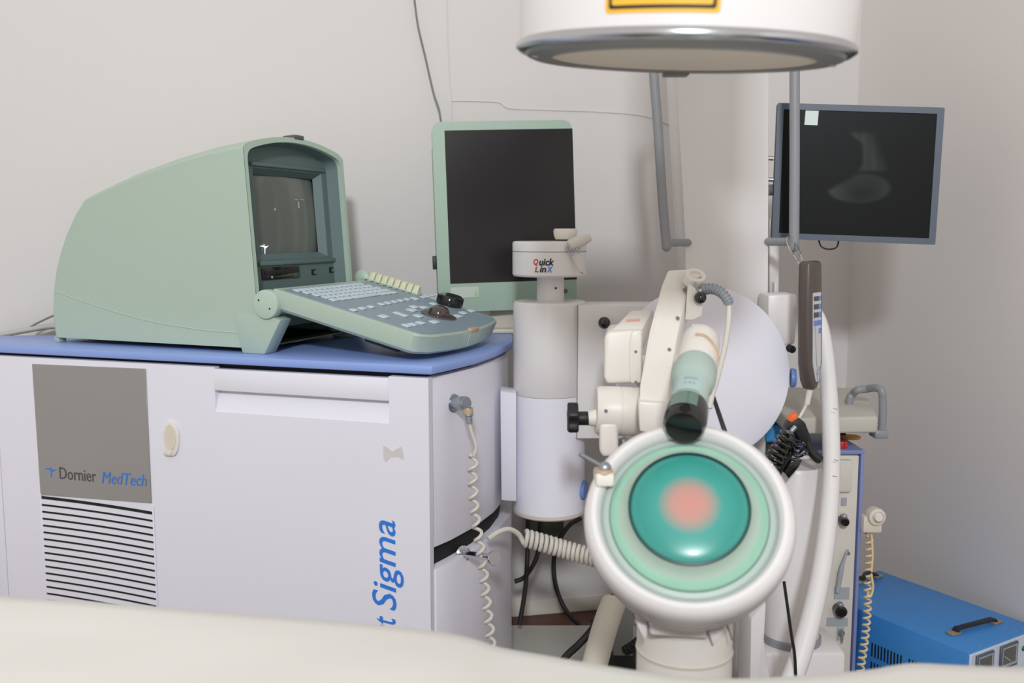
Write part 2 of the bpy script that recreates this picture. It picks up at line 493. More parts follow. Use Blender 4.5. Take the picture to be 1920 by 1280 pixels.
dn = P(880, 794, tip.y + .01)
plug = obj('plug', lathe([(9 * k, 0), (9 * k, (dn - pl).length * .5), (7 * k, (dn - pl).length * .55), (6 * k, (dn - pl).length), (0, (dn - pl).length)], pl, dn - pl, 20), m_steel, sock)
obj('plug_collar', lathe([(9.4 * k, 0), (9.6 * k, .006), (9.4 * k, .012)], pl + (dn - pl) * .08, dn - pl, 20), m_tan, plug)
cord = thing('coiled_cord', P(880, 1000, 2.2), 'cream coiled cord hanging from the socket down the cabinet side', 'cord')
yy = tip.y + .01
obj('cord_lead', tube([dn, P(886, 815, yy), P(893, 838, yy), P(888, 855, yy)], 3.2 * k), m_cord, cord)
path = [P(888, 852, yy), P(886, 900, yy), P(890, 960, yy), P(899, 1020, yy), P(905, 1060, yy), P(912, 1130, yy), P(920, 1200, yy), P(926, 1290, yy)]
obj('cord_coil', coil(path, 7.5 * k, 17, 3.3 * k, per=14), m_cord, cord)
hp, hn = side_pt(872, 0)
ho = PP(868, 1038, hp, hn); ht = P(926, 1046, yy - .02)
hook = thing('cord_hook', ho, 'chrome peg holding the coiled cord by the black band', 'hook')
hd_ = (ht - ho); L = hd_.length
obj('base_disc', lathe([(0, -.003), (15 * k, -.003), (16 * k, .002), (12 * k, .006), (0, .006)], ho, hd_), m_chrome, hook)
obj('peg', cyl(ho, ht, 7 * k, b=.002), m_chrome, hook)
obj('end_cap', lathe([(0, L - .004), (14 * k, L - .004), (14.5 * k, L), (13 * k, L + .004), (0, L + .004)], ho, hd_), m_chrome, hook)

# ------------------------------------------------------------------ green console on the cabinet
yaw = radians(-22)
eu = V((cos(yaw), sin(yaw), 0)); ew = V((-sin(yaw), cos(yaw), 0)); ez = V((0, 0, 1))
f0 = PZ(490, 664, ZT)
MK = frame(f0, eu, ew, ez); MKi = MK.inverted()        # x forward, y across (away), z up from the top board
def kp(px, py, w=0.0):
    return MKi @ PP(px, py, f0 + ew * w, ew)
WID = .455
con = thing('ultrasound_console', MK @ V((-.35, WID / 2, 0)), 'sage green console with built-in tube screen and fold-down keyboard', 'console')
prof_px = [(99, 632), (94, 590), (95, 545), (100, 505), (108, 472), (119, 438), (135, 402), (152, 374), (160, 369), (190, 354), (250, 327), (320, 302), (390, 282), (440, 272), (455, 270)]
prof = [kp(*q) for q in prof_px]
prof = [V((p.x, 0, p.z)) for p in prof]
prof[0].z = .014
ft = prof[-1].copy(); fb = kp(484, 600); fb = V((fb.x, 0, fb.z))
et = (ft - fb).normalized(); T_ = (ft - fb).length; en = V((et.z, 0, -et.x))       # along the face, out of the face
anchor = fb + et * -.03
def slice_s(w):                                        # rounding towards both sides
    r = .035; dd = min(w, WID - w)
    e_ = 0 if dd >= r else 1 - sqrt(max(0, 1 - ((r - dd) / r) ** 2))
    return 1 - .022 * e_
def crown(w): return .034 * (1 - (2 * w / WID - 1) ** 2)
ws = [0, .003, .008, .016, .028, .05] + [.05 + (WID - .1) * i / 10 for i in range(1, 10)] + [WID - x for x in (.05, .028, .016, .008, .003, 0)]
bm = bmesh.new(); rows = []
for w in ws:
    s = slice_s(w); row = []
    for i, p in enumerate(prof):
        q = anchor + (p - anchor) * s
        hfrac = max(0, min(1, (p.z - .30) / .2)); q = q + et * crown(w) * hfrac
        if i == 0: q.z = .014
        row.append(bm.verts.new((q.x, w, q.z)))
    row.append(bm.verts.new((fb.x, w, fb.z)))
    row.append(bm.verts.new((fb.x, w, .014)))
    rows.append(row)
nn = len(prof)
for A, B in zip(rows, rows[1:]):
    for i in range(nn - 1): bm.faces.new((A[i], A[i + 1], B[i + 1], B[i]))
    bm.faces.new((A[nn + 1], A[0], B[0], B[nn + 1]))
bm.faces.new(rows[0]); bm.faces.new(rows[-1][::-1])
obj('housing', bm, m_green, con, MK, sharp=25)
# seam of the lower shell
sp = [kp(*q) for q in ((102, 545), (150, 562), (210, 582), (280, 601), (340, 612), (400, 620), (478, 625))]
obj('seam', tube([V((p.x, -.0006, p.z)) for p in sp], .0016, 6), m_green2, con, MK)
# face coordinates: (w, t, out)
MF = MK @ frame(fb, V((0, 1, 0)), et, en)
MFi = MF.inverted()
def fp(px, py, out=0.0):
    o_ = MF @ V((0, 0, out)); nrm = (MF.to_3x3() @ V((0, 0, 1)))
    return MFi @ PP(px, py, o_, nrm)
def face_top(w): return ((anchor + (ft - anchor) * slice_s(w)) - fb).dot(et) + crown(w)
outer = [V((0, -.03))] + [V((w, face_top(w))) for w in ws] + [V((WID, -.03))]
RIM = .013
inner = [V((RIM, -.03))]
for w in ws:
    wi = RIM + w / WID * (WID - 2 * RIM); ti = face_top(w) - RIM
    dd = min(wi - RIM, WID - RIM - wi); rr = .012
    if dd < rr: ti -= rr * (1 - sqrt(max(0, 1 - ((rr - dd) / rr) ** 2)))
    inner.append(V((wi, ti)))
inner.append(V((WID - RIM, -.03)))
rim = ring2(outer, inner, .001)
dep = -.040
wallb = bmesh.new()
A = [wallb.verts.new((p.x, p.y, .001)) for p in inner]; B = [wallb.verts.new((p.x, p.y, -.012)) for p in inner]
for i in range(len(A) - 1): wallb.faces.new((A[i], A[i + 1], B[i + 1], B[i]))
obj('face_rim', [rim, wallb], m_green2, con, MF)
wallb = bmesh.new()
A = [wallb.verts.new((p.x, p.y, -.012)) for p in inner]; B = [wallb.verts.new((p.x * .92 + WID * .04, p.y * .985, dep)) for p in inner]
for i in range(len(A) - 1): wallb.faces.new((A[i], A[i + 1], B[i + 1], B[i]))
# screen opening
sc = [fp(473, 318, dep), fp(603, 322, dep), fp(613, 478, dep), fp(489, 488, dep)]
sx0 = .5 * (sc[0].x + sc[3].x); sx1 = .5 * (sc[1].x + sc[2].x); sy1 = .5 * (sc[0].y + sc[1].y); sy0 = .5 * (sc[2].y + sc[3].y)
inb = [V((p.x * .92 + WID * .04, p.y * .985)) for p in inner]
pan = bmesh.new()
def q4(bm, a, b, c, d): bm.faces.new([bm.verts.new(p) for p in (a, b, c, d)])
xl = inb[0].x; xr = inb[-1].x
q4(pan, (xl, -.03, dep), (xr, -.03, dep), (xr, sy0, dep), (xl, sy0, dep))
q4(pan, (xl, sy0, dep), (sx0, sy0, dep), (sx0, sy1, dep), (xl, sy1, dep))
q4(pan, (sx1, sy0, dep), (xr, sy0, dep), (xr, sy1, dep), (sx1, sy1, dep))
tops = [p for p in inb if p.y > sy1]
pan.faces.new([pan.verts.new((p[0], p[1], dep)) for p in [(xl, sy1)] + [(p.x, p.y) for p in tops] + [(xr, sy1)]])
g = .014; dg = dep - .022
si = [(sx0 + g * .6, sy0 + g, dg), (sx1 - g, sy0 + g, dg), (sx1 - g, sy1 - g, dg), (sx0 + g * .6, sy1 - g, dg)]
so_ = [(sx0, sy0, dep), (sx1, sy0, dep), (sx1, sy1, dep), (sx0, sy1, dep)]
for i in range(4): q4(pan, so_[i], so_[(i + 1) % 4], si[(i + 1) % 4], si[i])
bez = obj('bezel', [wallb, pan], m_bezel, con, MF, 'dark teal recessed screen surround', sharp=20)
for y_, h_ in ((sy1 + .004, .010), (sy0 - .018, .012)):
    obj('bezel_rib', box((sx0 - .012, y_, dep - .001), (sx1 + .012 if y_ > sy0 else sx1 + .045, y_ + h_, dep + .007), .003), m_bezel, bez, MF)
# tube glass, gently bulged
bm = bmesh.new(); N = 16; gr_ = []
for j in range(N + 1):
    row = []
    for i in range(N + 1):
        u_ = i / N * 2 - 1; v_ = j / N * 2 - 1
        bul = .014 * (1 - .5 * u_ * u_ - .5 * v_ * v_)
        row.append(bm.verts.new(((sx0 + sx1) / 2 + u_ * (1 - .02 * v_ * v_) * (sx1 - sx0) / 2 * .97, (sy0 + sy1) / 2 + v_ * (1 - .02 * u_ * u_) * (sy1 - sy0) / 2 * .97, dg - .010 + bul)))
    gr_.append(row)
for j in range(N):
    for i in range(N): bm.faces.new((gr_[j][i], gr_[j][i + 1], gr_[j + 1][i + 1], gr_[j + 1][i]))
glass = obj('tube_screen', bm, m_crt, con, MF, 'dim grey tube screen')
m_glow = mat('screen_mark', (225, 228, 255), .5, emit=(225, 228, 255), estr=.75)
m_glow2 = mat('screen_mark_dim', (150, 155, 150), .5, emit=(150, 155, 150), estr=.25)
zs = dg + .0035
e = fp(498, 468, zs)
figure(glass, MF @ Matrix.Translation((e.x, e.y, zs - .0035)), .022, m_glow, 'screen_emblem')
e = fp(514, 392, zs)
obj('cursor', plate([V((e.x, e.y - .005)), V((e.x + .009, e.y)), V((e.x, e.y + .005))], zs, zs + .0005), m_glow2, glass, MF)
for (a_, b_, c_, d_) in ((552, 374, 559, 375), (563, 374, 569, 375), (559, 378, 560.5, 390), (606, 402, 608, 403), (600, 467, 603, 470)):
    p = fp(a_, d_, zs); q = fp(c_, b_, zs)
    obj('screen_tick', box((p.x, p.y, zs), (max(q.x, p.x + .0012), max(q.y, p.y + .0012), zs + .0005)), m_glow2, glass, MF)
# drive slot and switches below the screen
a = fp(491, 527, dep); b = fp(560, 503, dep)
ang_ = atan2(fp(560, 517, dep).y - fp(491, 527, dep).y, b.x - a.x)
drv = obj('disk_drive', box((a.x, a.y + .002, dep - .001), (b.x, a.y + .034, dep + .003), .001), m_blackgloss, bez, MF, 'black disk drive slot')
obj('drive_door', box((a.x + .012, a.y + .016, dep + .003), (b.x - .008, a.y + .026, dep + .005), .001), m_black, bez, MF)
p = fp(508, 522, dep)
obj('drive_light', cbox((p.x, p.y + .003, dep + .004), (.006, .005, .003), .0008, 1), mat('grey_led', (190, 190, 190), .4), bez, MF)
for px in (588, 621):
    p = fp(px, 510 if px < 600 else 506, dep)
    obj('switch_recess', cbox((p.x, p.y, dep + .0005), (.022, .016, .003), .001, 1), m_blackgap, bez, MF)
    obj('switch', cbox((p.x + .004, p.y - .001, dep + .003), (.010, .010, .004), .001, 1), m_bezel, bez, MF)
# catch at the top of the face
p = V((WID * .53, face_top(WID * .53)))
obj('top_catch', [cbox((p.x, p.y + .003, -.016), (.044, .012, .040), .003)], mat('dark_grey_catch', (92, 90, 92), .5), con, MF)
# feet
for w in (-.003, WID - .047):
    pts = [(kp(446, 640).x, .045), (kp(455, 640).x, 0), (kp(497, 663).x, 0), (kp(527, 600).x, kp(527, 600).z), (kp(500, 596).x, .10), (kp(446, 640).x, .10)]
    obj('foot', prism([V((p[0], w, p[1])) for p in pts], (0, .05, 0), .004), m_green, con, MK)
for w in (0.004, WID - .03):
    obj('rear_foot', box((prof[0].x + .001, w, 0), (prof[0].x + .018, w + .026, .016), .002), m_green, con, MK)
obj('underside', box((prof[0].x + .02, .03, .0125), (fb.x - .02, WID - .03, .0165)), m_blackgap, con, MK)
# ---- keyboard
hc = kp(502, 570); R_ = 27.5 * S(502, 570, 2.38)
ka = kp(536, 548); kb = kp(790, 629)
el = V((kb.x - ka.x, 0, kb.z - ka.z)).normalized(); kn = V((-el.z, 0, el.x))
MB = MK @ frame(V((ka.x, 0, ka.z)), el, V((0, 1, 0)), kn)   # x towards the front edge, y across, z out of the keys
MBi = MB.inverted()
def bp(px, py, out=0.0):
    return MBi @ PP(px, py, MB @ V((0, 0, out)), MB.to_3x3() @ V((0, 0, 1)))
LK = (kb - ka).length
fr = bp(935, 592); fm = bp(870, 612)
KW = WID + .004
pts = [(-.035, 0), (LK - .01, 0)] + [(LK + .004 + .026 * sin(pi * i / 12) , KW * i / 12) for i in range(1, 12)] + [(LK - .01, KW), (-.035, KW)]
outk = roundpoly([V(p) for p in pts], [0, .015] + [0] * 11 + [.015, 0], 4)
thk = .052
bm = bmesh.new()                                       # tray: thinner at the back, deep front lip, edges drawn in below
sec = []
for dz, ins in ((0, .0), (-.004, -.0015), (-thk * .85, 0.004), (-thk, .012)):
    sec.append([bm.verts.new((p.x - (ins if p.x > LK * .5 else 0), p.y + (ins if p.y < KW / 2 else -ins), dz * (1 + .0 * p.x))) for p in outk])
for A, B in zip(sec, sec[1:]):
    for i in range(len(A)): bm.faces.new((A[i], A[(i + 1) % len(A)], B[(i + 1) % len(B)], B[i]))
bm.faces.new(sec[0]); bm.faces.new(sec[-1][::-1])
kbd = obj('keyboard_tray', bm, m_green, con, MB, sharp=30)
ink = [V((max(p.x, -.02) - (.006 if p.x > LK * .5 else 0), min(max(p.y, .012), KW - .012))) for p in outk]
obj('key_panel', plate(ink, -.001, .0012), m_keys_panel, kbd, MB, 'blue-grey key panel')
for w in (-.012, KW - .018):
    hub = obj('hinge_cap', cyl(V((hc.x, w, hc.z)), V((hc.x, w + .03, hc.z)), R_, b=.004, seg=40), m_green2, con, MK)
    if w < 0:
        for sx_, sz_ in ((-.018, .010), (.014, -.010)):
            obj('screw_hole', cyl(V((hc.x + sx_, w - .0006, hc.z + sz_)), V((hc.x + sx_, w + .001, hc.z + sz_)), .0025, seg=10), m_blackgap, hub, MK)
obj('hinge_bar', cyl(V((hc.x, 0, hc.z)), V((hc.x, KW, hc.z)), R_ * .82), m_green, con, MK)
def keymesh(lx, ly, h=.0035):
    return mesh('key', box((-lx / 2, -ly / 2, 0), (lx / 2, ly / 2, h), .0012, 1), None, recenter=False)[0]
KM = {}
def key(x, y, lx, ly):
    kk = (round(lx, 4), round(ly, 4))
    if kk not in KM: KM[kk] = keymesh(lx, ly)
    link('key', KM[kk], m_key, kbd, MB @ Matrix.Translation((x, y, .001)))
r0 = bp(562, 546); 
kx = [bp(568, 545).x, bp(578, 554).x, bp(597, 562).x, bp(614, 569).x]
kx = [kx[0] + i * .0235 for i in range(5)]
y0k = .035; y1k = KW - .075
for r in range(4):
    nk = 14; off = r * .007; wk = (y1k - y0k - .02) / nk
    for i in range(nk):
        wide = 1.5 if i in (0, 13) and r in (1, 2) else 1
        key(kx[r], y0k + off + wk * (i + .5), .0185, wk - .0035)
wk = (y1k - y0k - .02) / 14
for yk, ly in ((y0k + .035, .03), (y0k + .072, .026), (y0k + .104, .026), (y0k + .19, .13), (y0k + .275, .026), (y0k + .305, .026), (y0k + .335, .026)):
    key(kx[4], yk, .0185, ly)
def key_at(px, py, lx, ly):
    p = bp(px, py); key(p.x, p.y, lx, ly)
for i in range(3): key_at(663 + i * 16, 583 - i * 3, .016, .024)
for i in range(6): key_at(715 + i * 12, 572 - i * 2.3, .017, .021)
key_at(779, 562, .017, .026)
for i in range(4): key_at(793 + i * 8, 558.5 - i * 1.6, .016, .018)
for px, py, lx, ly in ((719, 595, .022, .030), (745, 589, .020, .022), (757, 593, .020, .022), (772, 583, .022, .032), (776, 577, .02, .028), (794, 578, .02, .03),
                       (812, 571, .018, .024), (830, 577, .018, .03), (784, 594, .02, .028), (762, 612, .02, .022), (774, 610, .02, .022), (788, 607, .02, .026),
                       (814, 605, .02, .032), (858, 594, .02, .03), (868, 588, .02, .026), (884, 584, .018, .03)):
    key_at(px, py, lx, ly)
p = bp(822, 592)                                       # trackball and its ring
rb = .048
obj('trackball_ring', lathe([(.001, .0045), (rb * .5, .005), (rb * .95, .004), (rb, .0012)], (p.x, p.y, 0), (0, 0, 1)), m_ballring, kbd, MB)
bm = ball((0, 0, 0), rb * .62, 28)
for v in bm.verts: v.co.z *= .8
bmesh.ops.translate(bm, vec=(p.x, p.y, .006), verts=bm.verts)
obj('trackball', bm, m_ball, kbd, MB, 'smoky brown trackball')
p = bp(842, 572)
kb_ = obj('dial_knob', lathe([(0, .001), (.036, .001), (.0375, .004), (.034, .026), (.031, .029), (0, .029)], (p.x, p.y, 0), (0, 0, 1), 30), m_blackgloss, kbd, MB, 'black rotary dial')
rg = mesh('knob_rib', box((-.0012, -.0012, .004), (.0012, .0012, .025)), None, recenter=False)[0]
for i in range(24):
    t = 2 * pi * i / 24
    link('knob_rib', rg, m_black, kb_, MB @ Matrix.Translation((p.x + .036 * cos(t), p.y + .036 * sin(t), 0)))
# row of pale tabs along the far edge
ta = bp(707, 525); tb = bp(796, 551)
bm_t = [V((0, 0, -.002)), V((0, .006, .020)), V((0, .018, .022)), V((0, .024, -.002))]
yt = KW - .012
tx0 = ta.x - .01; tx1 = tb.x
tm, _ = mesh('tab', prism([V((-(tx1 - tx0) / 16 + .0015, p.y, p.z)) for p in bm_t], ((tx1 - tx0) / 8 - .003, 0, 0), .001, 1), None, recenter=False)
tabs = obj('tab_bar', box((tx0 - .02, yt - .004, -.004), (tx1 + .003, yt + .026, .004), .002), m_green2, kbd, MB)
for i in range(8):
    link('tab', tm, m_tab, kbd, MB @ Matrix.Translation((tx0 + (tx1 - tx0) * (i + .5) / 8, yt, .003)))
    obj('tab_mark', box((tx0 + (tx1 - tx0) * i / 8, yt - .018, .001), (tx0 + (tx1 - tx0) * i / 8 + .003, yt + .002, .002)), m_blackgap, kbd, MB)
obj('tab_line', box((tx0, yt - .003, .001), (tx1, yt, .003)), m_blackgap, kbd, MB)
bm = ball((tx0 - .022, yt + .010, 0), .026, 16)
for v in bm.verts: v.co.y = yt + .010 + (v.co.y - yt - .010) * .5; v.co.z *= .9
obj('tab_bar_end', bm, m_green2, kbd, MB)
# front catch
p = bp(876, 613)
ctx = LK + .004 + .026 * sin(pi * min(1, max(0, p.y / KW)))
obj('front_catch', cbox((ctx - .004, p.y, -.002), (.012, .05, .012), .003), m_tan, kbd, MB)
obj('front_seam', tube([V((ctx + .0005, p.y - .022, -.006)), V((ctx - .0015, p.y - .022, -thk * .8))], .001, 6, smooth=False), m_green2, kbd, MB)
obj('keyboard_support', box((LK * .55, .05, -thk - .018), (LK * .8, KW - .05, -thk + .01), .004), m_black, kbd, MB)

# ------------------------------------------------------------------ cables at the left, on the wall
g1 = thing('grey_pipe', PZ(40, 628, ZT), 'pale grey pipe along the wall behind the cabinet top', 'pipe')
def wallp(px, py, off=.006):
    return PP(px, py, w0 + wn * off, wn)
obj('pipe_run', tube([wallp(-60, 639, .09), wallp(0, 628, .09), wallp(60, 617, .08), wallp(110, 611, .06), wallp(200, 612, .05)], .0085), m_greycable if False else mat('pale_grey_pipe', (186, 184, 178), .5), g1)
g2 = thing('console_lead', wallp(70, 605, .05), 'thin grey lead rising behind the green console', 'cable')
obj('lead', tube([wallp(55, 614, .07), wallp(75, 603, .07), wallp(110, 588, .06), wallp(160, 575, .05)], .003), m_greycable, g2)
wc = thing('wall_cable', wallp(800, 120), 'dark cable hanging down the wall to the green monitor', 'cable')
obj('cable_run', tube([wallp(770, -60, .02), wallp(777, 0, .02), wallp(784, 50, .02), wallp(797, 105, .02), wallp(806, 145, .025), wallp(814, 178, .03), wallp(823, 205, .05), wallp(829, 240, .10), wallp(840, 300, .14)], .0032), m_greycable, wc)
cw = thing('surface_wire', wallp(846, 150), 'thin white wire stuck along the wall above the green monitor', 'cable')
obj('wire_run', tube([wallp(838, -60, .002), wallp(839, 60, .002), wallp(842, 130, .002), wallp(846, 185, .002), wallp(847, 240, .002)], .0016, 6), m_wall, cw)
obj('wire_branch', tube([wallp(846, 189, .002), wallp(900, 190, .002), wallp(935, 192, .002), wallp(955, 203, .002), wallp(1020, 206, .002), wallp(1130, 210, .002), wallp(1210, 218, .002), wallp(1270, 240, .002)], .0016, 6), m_wall, cw)

# ------------------------------------------------------------------ green portrait monitor
YM = 2.86
mon = thing('portrait_monitor', P(955, 600, YM), 'upright portrait monitor in a sage green frame, screen off', 'monitor')
tl = P(829, 229, YM); tr = P(1091, 225, YM + .05); bl = P(823, 586, YM - .03)
mx_ = (tr - tl).normalized(); my_ = (tl - bl); my_ = (my_ - mx_ * my_.dot(mx_)).normalized()
MM = frame(bl, mx_, my_, mx_.cross(my_)); MMi = MM.inverted()
mw = (tr - tl).length; mh = (tl - bl).length
def mp(px, py): return MMi @ PP(px, py, bl, MM.to_3x3() @ V((0, 0, 1)))
sa = mp(846, 530); sb = mp(1071, 243)
ro = roundpoly([V((0, 0)), V((mw, 0)), V((mw, mh)), V((0, mh))], .032, 6)
ri = roundpoly([V((sa.x, sa.y)), V((sb.x, sa.y)), V((sb.x, sb.y)), V((sa.x, sb.y))], .003, 6)
fr_ = ring2(ro, ri, .004)
bmw = bmesh.new()
A = [bmw.verts.new((p.x, p.y, .004)) for p in ri]; B = [bmw.verts.new((p.x, p.y, -.005)) for p in ri]
for i in range(len(A)): bmw.faces.new((A[i], A[(i + 1) % len(A)], B[(i + 1) % len(A)], B[i]))
obj('frame', [fr_, bmw, plate(ro, -.035, .0035, .004)], m_mongreen, mon, MM)
obj('screen', box((sa.x - .003, sa.y - .003, .0028), (sb.x + .003, sb.y + .003, .0042)), m_screen, mon, MM, 'dark blank screen')
obj('rear_housing', box((.0, .0, -.085), (mw - .03, mh - .06, -.034), .012), m_mongreen, mon, MM)
p = mp(845, 559); q = mp(897, 537)
obj('badge', box((p.x, p.y, .004), (q.x, q.y, .0052), .0005, 1), mat('pale_green_badge', (190, 198, 188), .5), mon, MM)
obj('badge_mark', plate([V((q.x - .002, p.y + .004)), V((q.x - .014, p.y + .004)), V((q.x - .008, q.y - .003))], .0052, .0058), mat('badge_green', (150, 200, 130), .5), mon, MM)
p = mp(824, 492)
obj('side_button', box((-.012, p.y - .02, -.03), (.002, p.y + .02, -.012), .002), m_black, mon, MM)
p = mp(1060, 545)
obj('power_button', cyl((p.x, p.y, .003), (p.x, p.y, .007), .006, seg=14), m_frame, mon, MM)
b0 = MM @ V((mw * .5, .05, -.05))
obj('stand_neck', box((b0.x - .05, b0.y - .01, ZT + .012), (b0.x + .05, b0.y + .03, b0.z), .006), m_beige, mon)
obj('stand_foot', box((b0.x - .11, b0.y - .05, ZT), (b0.x + .11, b0.y + .03, ZT + .014), .005), m_beige, mon)

# ------------------------------------------------------------------ swivel column with cap and side arm
YC = 2.56
k = S(1030, 740, YC)
cx_ = P(1030, 740, YC)
def zc(py, px=1030, Y=YC): return P(px, py, Y).z
swv = thing('swivel_column', V((cx_.x, YC, 0)), 'white swivel column with a drum-shaped cap beside the cabinet', 'medical column')
r1 = 67.5 * k
zl = zc(953); zm = zc(736); zt = zc(563)
obj('lower_drum', lathe([(0, zl), (r1 - .004, zl), (r1, zl + .004), (r1, zm - .002), (r1 - .002, zm - .0005), (0, zm - .0005)], (cx_.x, YC, 0), (0, 0, 1), 56), m_white, swv)
obj('bottom_rim', lathe([(r1 - .003, zl - .008), (r1 + .001, zl - .004), (r1 + .001, zl + .001), (r1 - .003, zl + .002)], (cx_.x, YC, 0), (0, 0, 1), 56), m_beige, swv)
obj('joint_gap', lathe([(r1 - .004, zm - .003), (r1 - .004, zm + .003)], (cx_.x, YC, 0), (0, 0, 1), 48), m_blackgap, swv)
obj('upper_drum', lathe([(0, zm + .0005), (r1 - .001, zm + .0005), (r1, zm + .002), (r1, zt - .008), (r1 - .003, zt - .002), (r1 - .012, zt), (0, zt)], (cx_.x, YC, 0), (0, 0, 1), 56), m_white2, swv)
nr = 25 * k; zn = zc(520)
neck = obj('neck', cyl((P(1032, 560, YC).x, YC, zt - .005), (P(1032, 560, YC).x, YC, zn + .01), nr), m_white2, swv)
p = P(1042, 540, YC - nr * .93)
obj('screw', cyl(p + V((0, -.003, 0)), p + V((0, .006, 0)), .0028, seg=10), m_blackgap, neck)
zk0 = zc(517); zk1 = zc(452); zks = zc(471)
capc = V((P(1030, 480, YC).x, YC, 0)); rc = 68 * k
cap_ = obj('cap', lathe([(0, zk0), (rc - .004, zk0), (rc, zk0 + .005), (rc, zks - .0008), (rc - .0015, zks), (rc - .0015, zks + .0004), (rc, zks + .0012), (rc, zk1 - .005), (rc - .002, zk1 - .001), (rc - .006, zk1), (0, zk1)], capc, (0, 0, 1), 64), m_white2, swv)
obj('cap_groove', lathe([(rc + .0002, zks - .0005), (rc + .0002, zks + .001)], capc, (0, 0, 1), 64), m_greycable, cap_)
def cap_word(s, px, py, wpx, hpx, m, shear=.2):
    a_ = math.asin(max(-1, min(1, (P(px, py, YC - rc).x - capc.x) / rc)))
    M_ = Matrix.Translation((capc.x, YC, zc(py, px, YC - rc))) @ Matrix.Rotation(a_, 4, 'Z') @ Matrix.Translation((0, -rc - .0004, 0)) @ Matrix.Rotation(pi / 2, 4, 'X')
    text('lettering', s, .02, m, cap_, M_, shear, .0006, wpx * k, hpx * k, bend=rc)
cap_word('Q', 1000.5, 498.5, 9, 12.5, m_print_red)
cap_word('uick', 1011, 498, 27, 13, m_print_black)
cap_word('L', 1003, 510.5, 7, 10, m_print_red)
cap_word('in', 1012, 510.5, 12, 11, m_print_black)
cap_word('X', 1025, 510.5, 11, 10.5, m_print_blue)
# clip, roller and small puck on the cap
p = P(1060, 437, YC - .02)
obj('puck', lathe([(0, -.016), (18 * k, -.016), (21 * k, -.006), (22 * k, .006), (20 * k, .012), (0, .012)], p, (0, 0, 1), 30), m_cream, swv, label='grey puck on the cap')
a_ = P(1066, 462, YC - .09); b_ = P(1106, 444, YC - .06)
rol = obj('roller', lathe([(0, 0), (8 * k, 0), (11 * k, .006), (11 * k, .03), (9.5 * k, .05), (7.5 * k, .066), (0, .066)], a_, b_ - a_, 20), m_cord, swv)
obj('roller_tip', cyl(a_ + (b_ - a_).normalized() * .064, a_ + (b_ - a_).normalized() * .068, 5 * k, seg=14), m_greycable, rol)
for i in range(4):
    p = P(1062 + i * 6, 470 + (i % 2), YC - .094)
    obj('clip_wire', tube([p + V((0, 0, .012)), p + V((.006, -.004, -.004)), p + V((.010, 0, .010))], .0018, 6), m_steel, rol)
a_ = P(1073, 478, YC - .09); b_ = P(1088, 511, YC - .085)
obj('pin_tongue', cyl(a_, b_, 3 * k, 1.8 * k, seg=10), m_ivory, rol)
obj('pin_end', cyl(b_, b_ + V((.008, 0, -.001)), 1.5 * k, seg=8), m_tan, rol)
# bracket box that ties the column to the cabinet
pts = [P(938, 733, 2.50), P(968, 738, 2.47), P(968, 940, 2.47), P(940, 938, 2.50)]
obj('bracket', prism(pts, (0.0, .09, 0), .003), m_white, swv)
# blue lock knob
p = P(1093, 918, YC - .03)
obj('lock_knob', lathe([(0, -.008), (18 * k, -.008), (20 * k, 0), (17 * k, .008), (0, .010)], p, (1, -.35, 0), 24), m_knobblue, swv, label='blue lock knob')
# side arm
ya = 2.48
ax0 = P(1081, 700, ya).x; ax1 = P(1330, 700, ya).x; az1 = P(1120, 572, ya).z; az0 = P(1120, 822, ya).z
arm = obj('side_arm', box((ax0, ya, az0), (ax1, ya + .13, az1), .003), m_white2, swv)
obj('arm_seam', box((ax0 + .001, ya - .0006, az0), (ax0 + .003, ya + .01, az1)), m_greycable, arm)
p = P(1133, 605, ya - .035)
bk = obj('arm_ball_knob', ball(p, 11.5 * S(1133, 605, ya)), m_blackgloss, swv, label='black ball knob')
obj('knob_stem', cyl(p, V((p.x, ya, p.z)), .004, seg=10), m_steel, bk)

# ------------------------------------------------------------------ C-arm stand: pillar, grab rails, round pivot plate, rail tube
stand = thing('c_arm_stand', P(1360, 900, 2.7) * V((1, 1, 0)) if False else V((P(1360, 900, 2.7).x, 2.7, 0)), 'tall white imaging stand with grey grab rails and a round pivot plate', 'medical stand')
yp = 2.62
pp_l = [(1262, 40), (1268, 150), (1273, 250), (1279, 350), (1284, 450), (1286, 560), (1286, 700)]
pp_r = [(1441, 700), (1441, 540), (1442, 350), (1443, 140), (1443, 40)]
ptsL = [P(x, y, yp) for x, y in pp_l]; ptsR = [P(x, y, yp) for x, y in pp_r]
botz = .0
pts = [V((ptsL[0].x, yp, 2.46))] + ptsL + [V((ptsL[-1].x, yp, botz)), V((ptsR[0].x, yp, botz))] + ptsR + [V((ptsR[-1].x, yp, 2.46))]
obj('pillar', prism(pts, (0, .16, 0), .006, 2, 50), m_white2, stand)
# upper arm that carries the drum
obj('top_arm', box((P(1300, 100, yp).x, 1.5, 2.45), (P(1430, 100, yp).x, yp + .16, 2.57), .02), m_white2, stand)
YH = 2.52
kh = S(1490, 300, YH)
lh = [P(1285, 60, yp + .02), P(1225, 60, YH), P(1226, 140, YH), P(1233, 230, YH), P(1242, 370, YH), P(1248, 440, YH), P(1250, 463, YH)]
rail1 = obj('grab_rail', tube([lh[1], lh[2], lh[3], lh[4], lh[5], lh[6]], 9 * kh, 16), m_grey, stand)
obj('rail_end', ball(lh[6], 9 * kh, 16), m_grey, rail1)
obj('rail_strut', cyl(P(1250, 455, YH), P(1292, 455, yp + .01), 7.5 * kh, seg=16), m_grey, rail1)
obj('rail_strut', cyl(lh[1], P(1292, 62, yp + .01), 7.5 * kh, seg=16), m_grey, rail1)
rh = [P(1491, 60, YH), P(1490, 140, YH), P(1490, 300, YH), P(1489, 463, YH)]
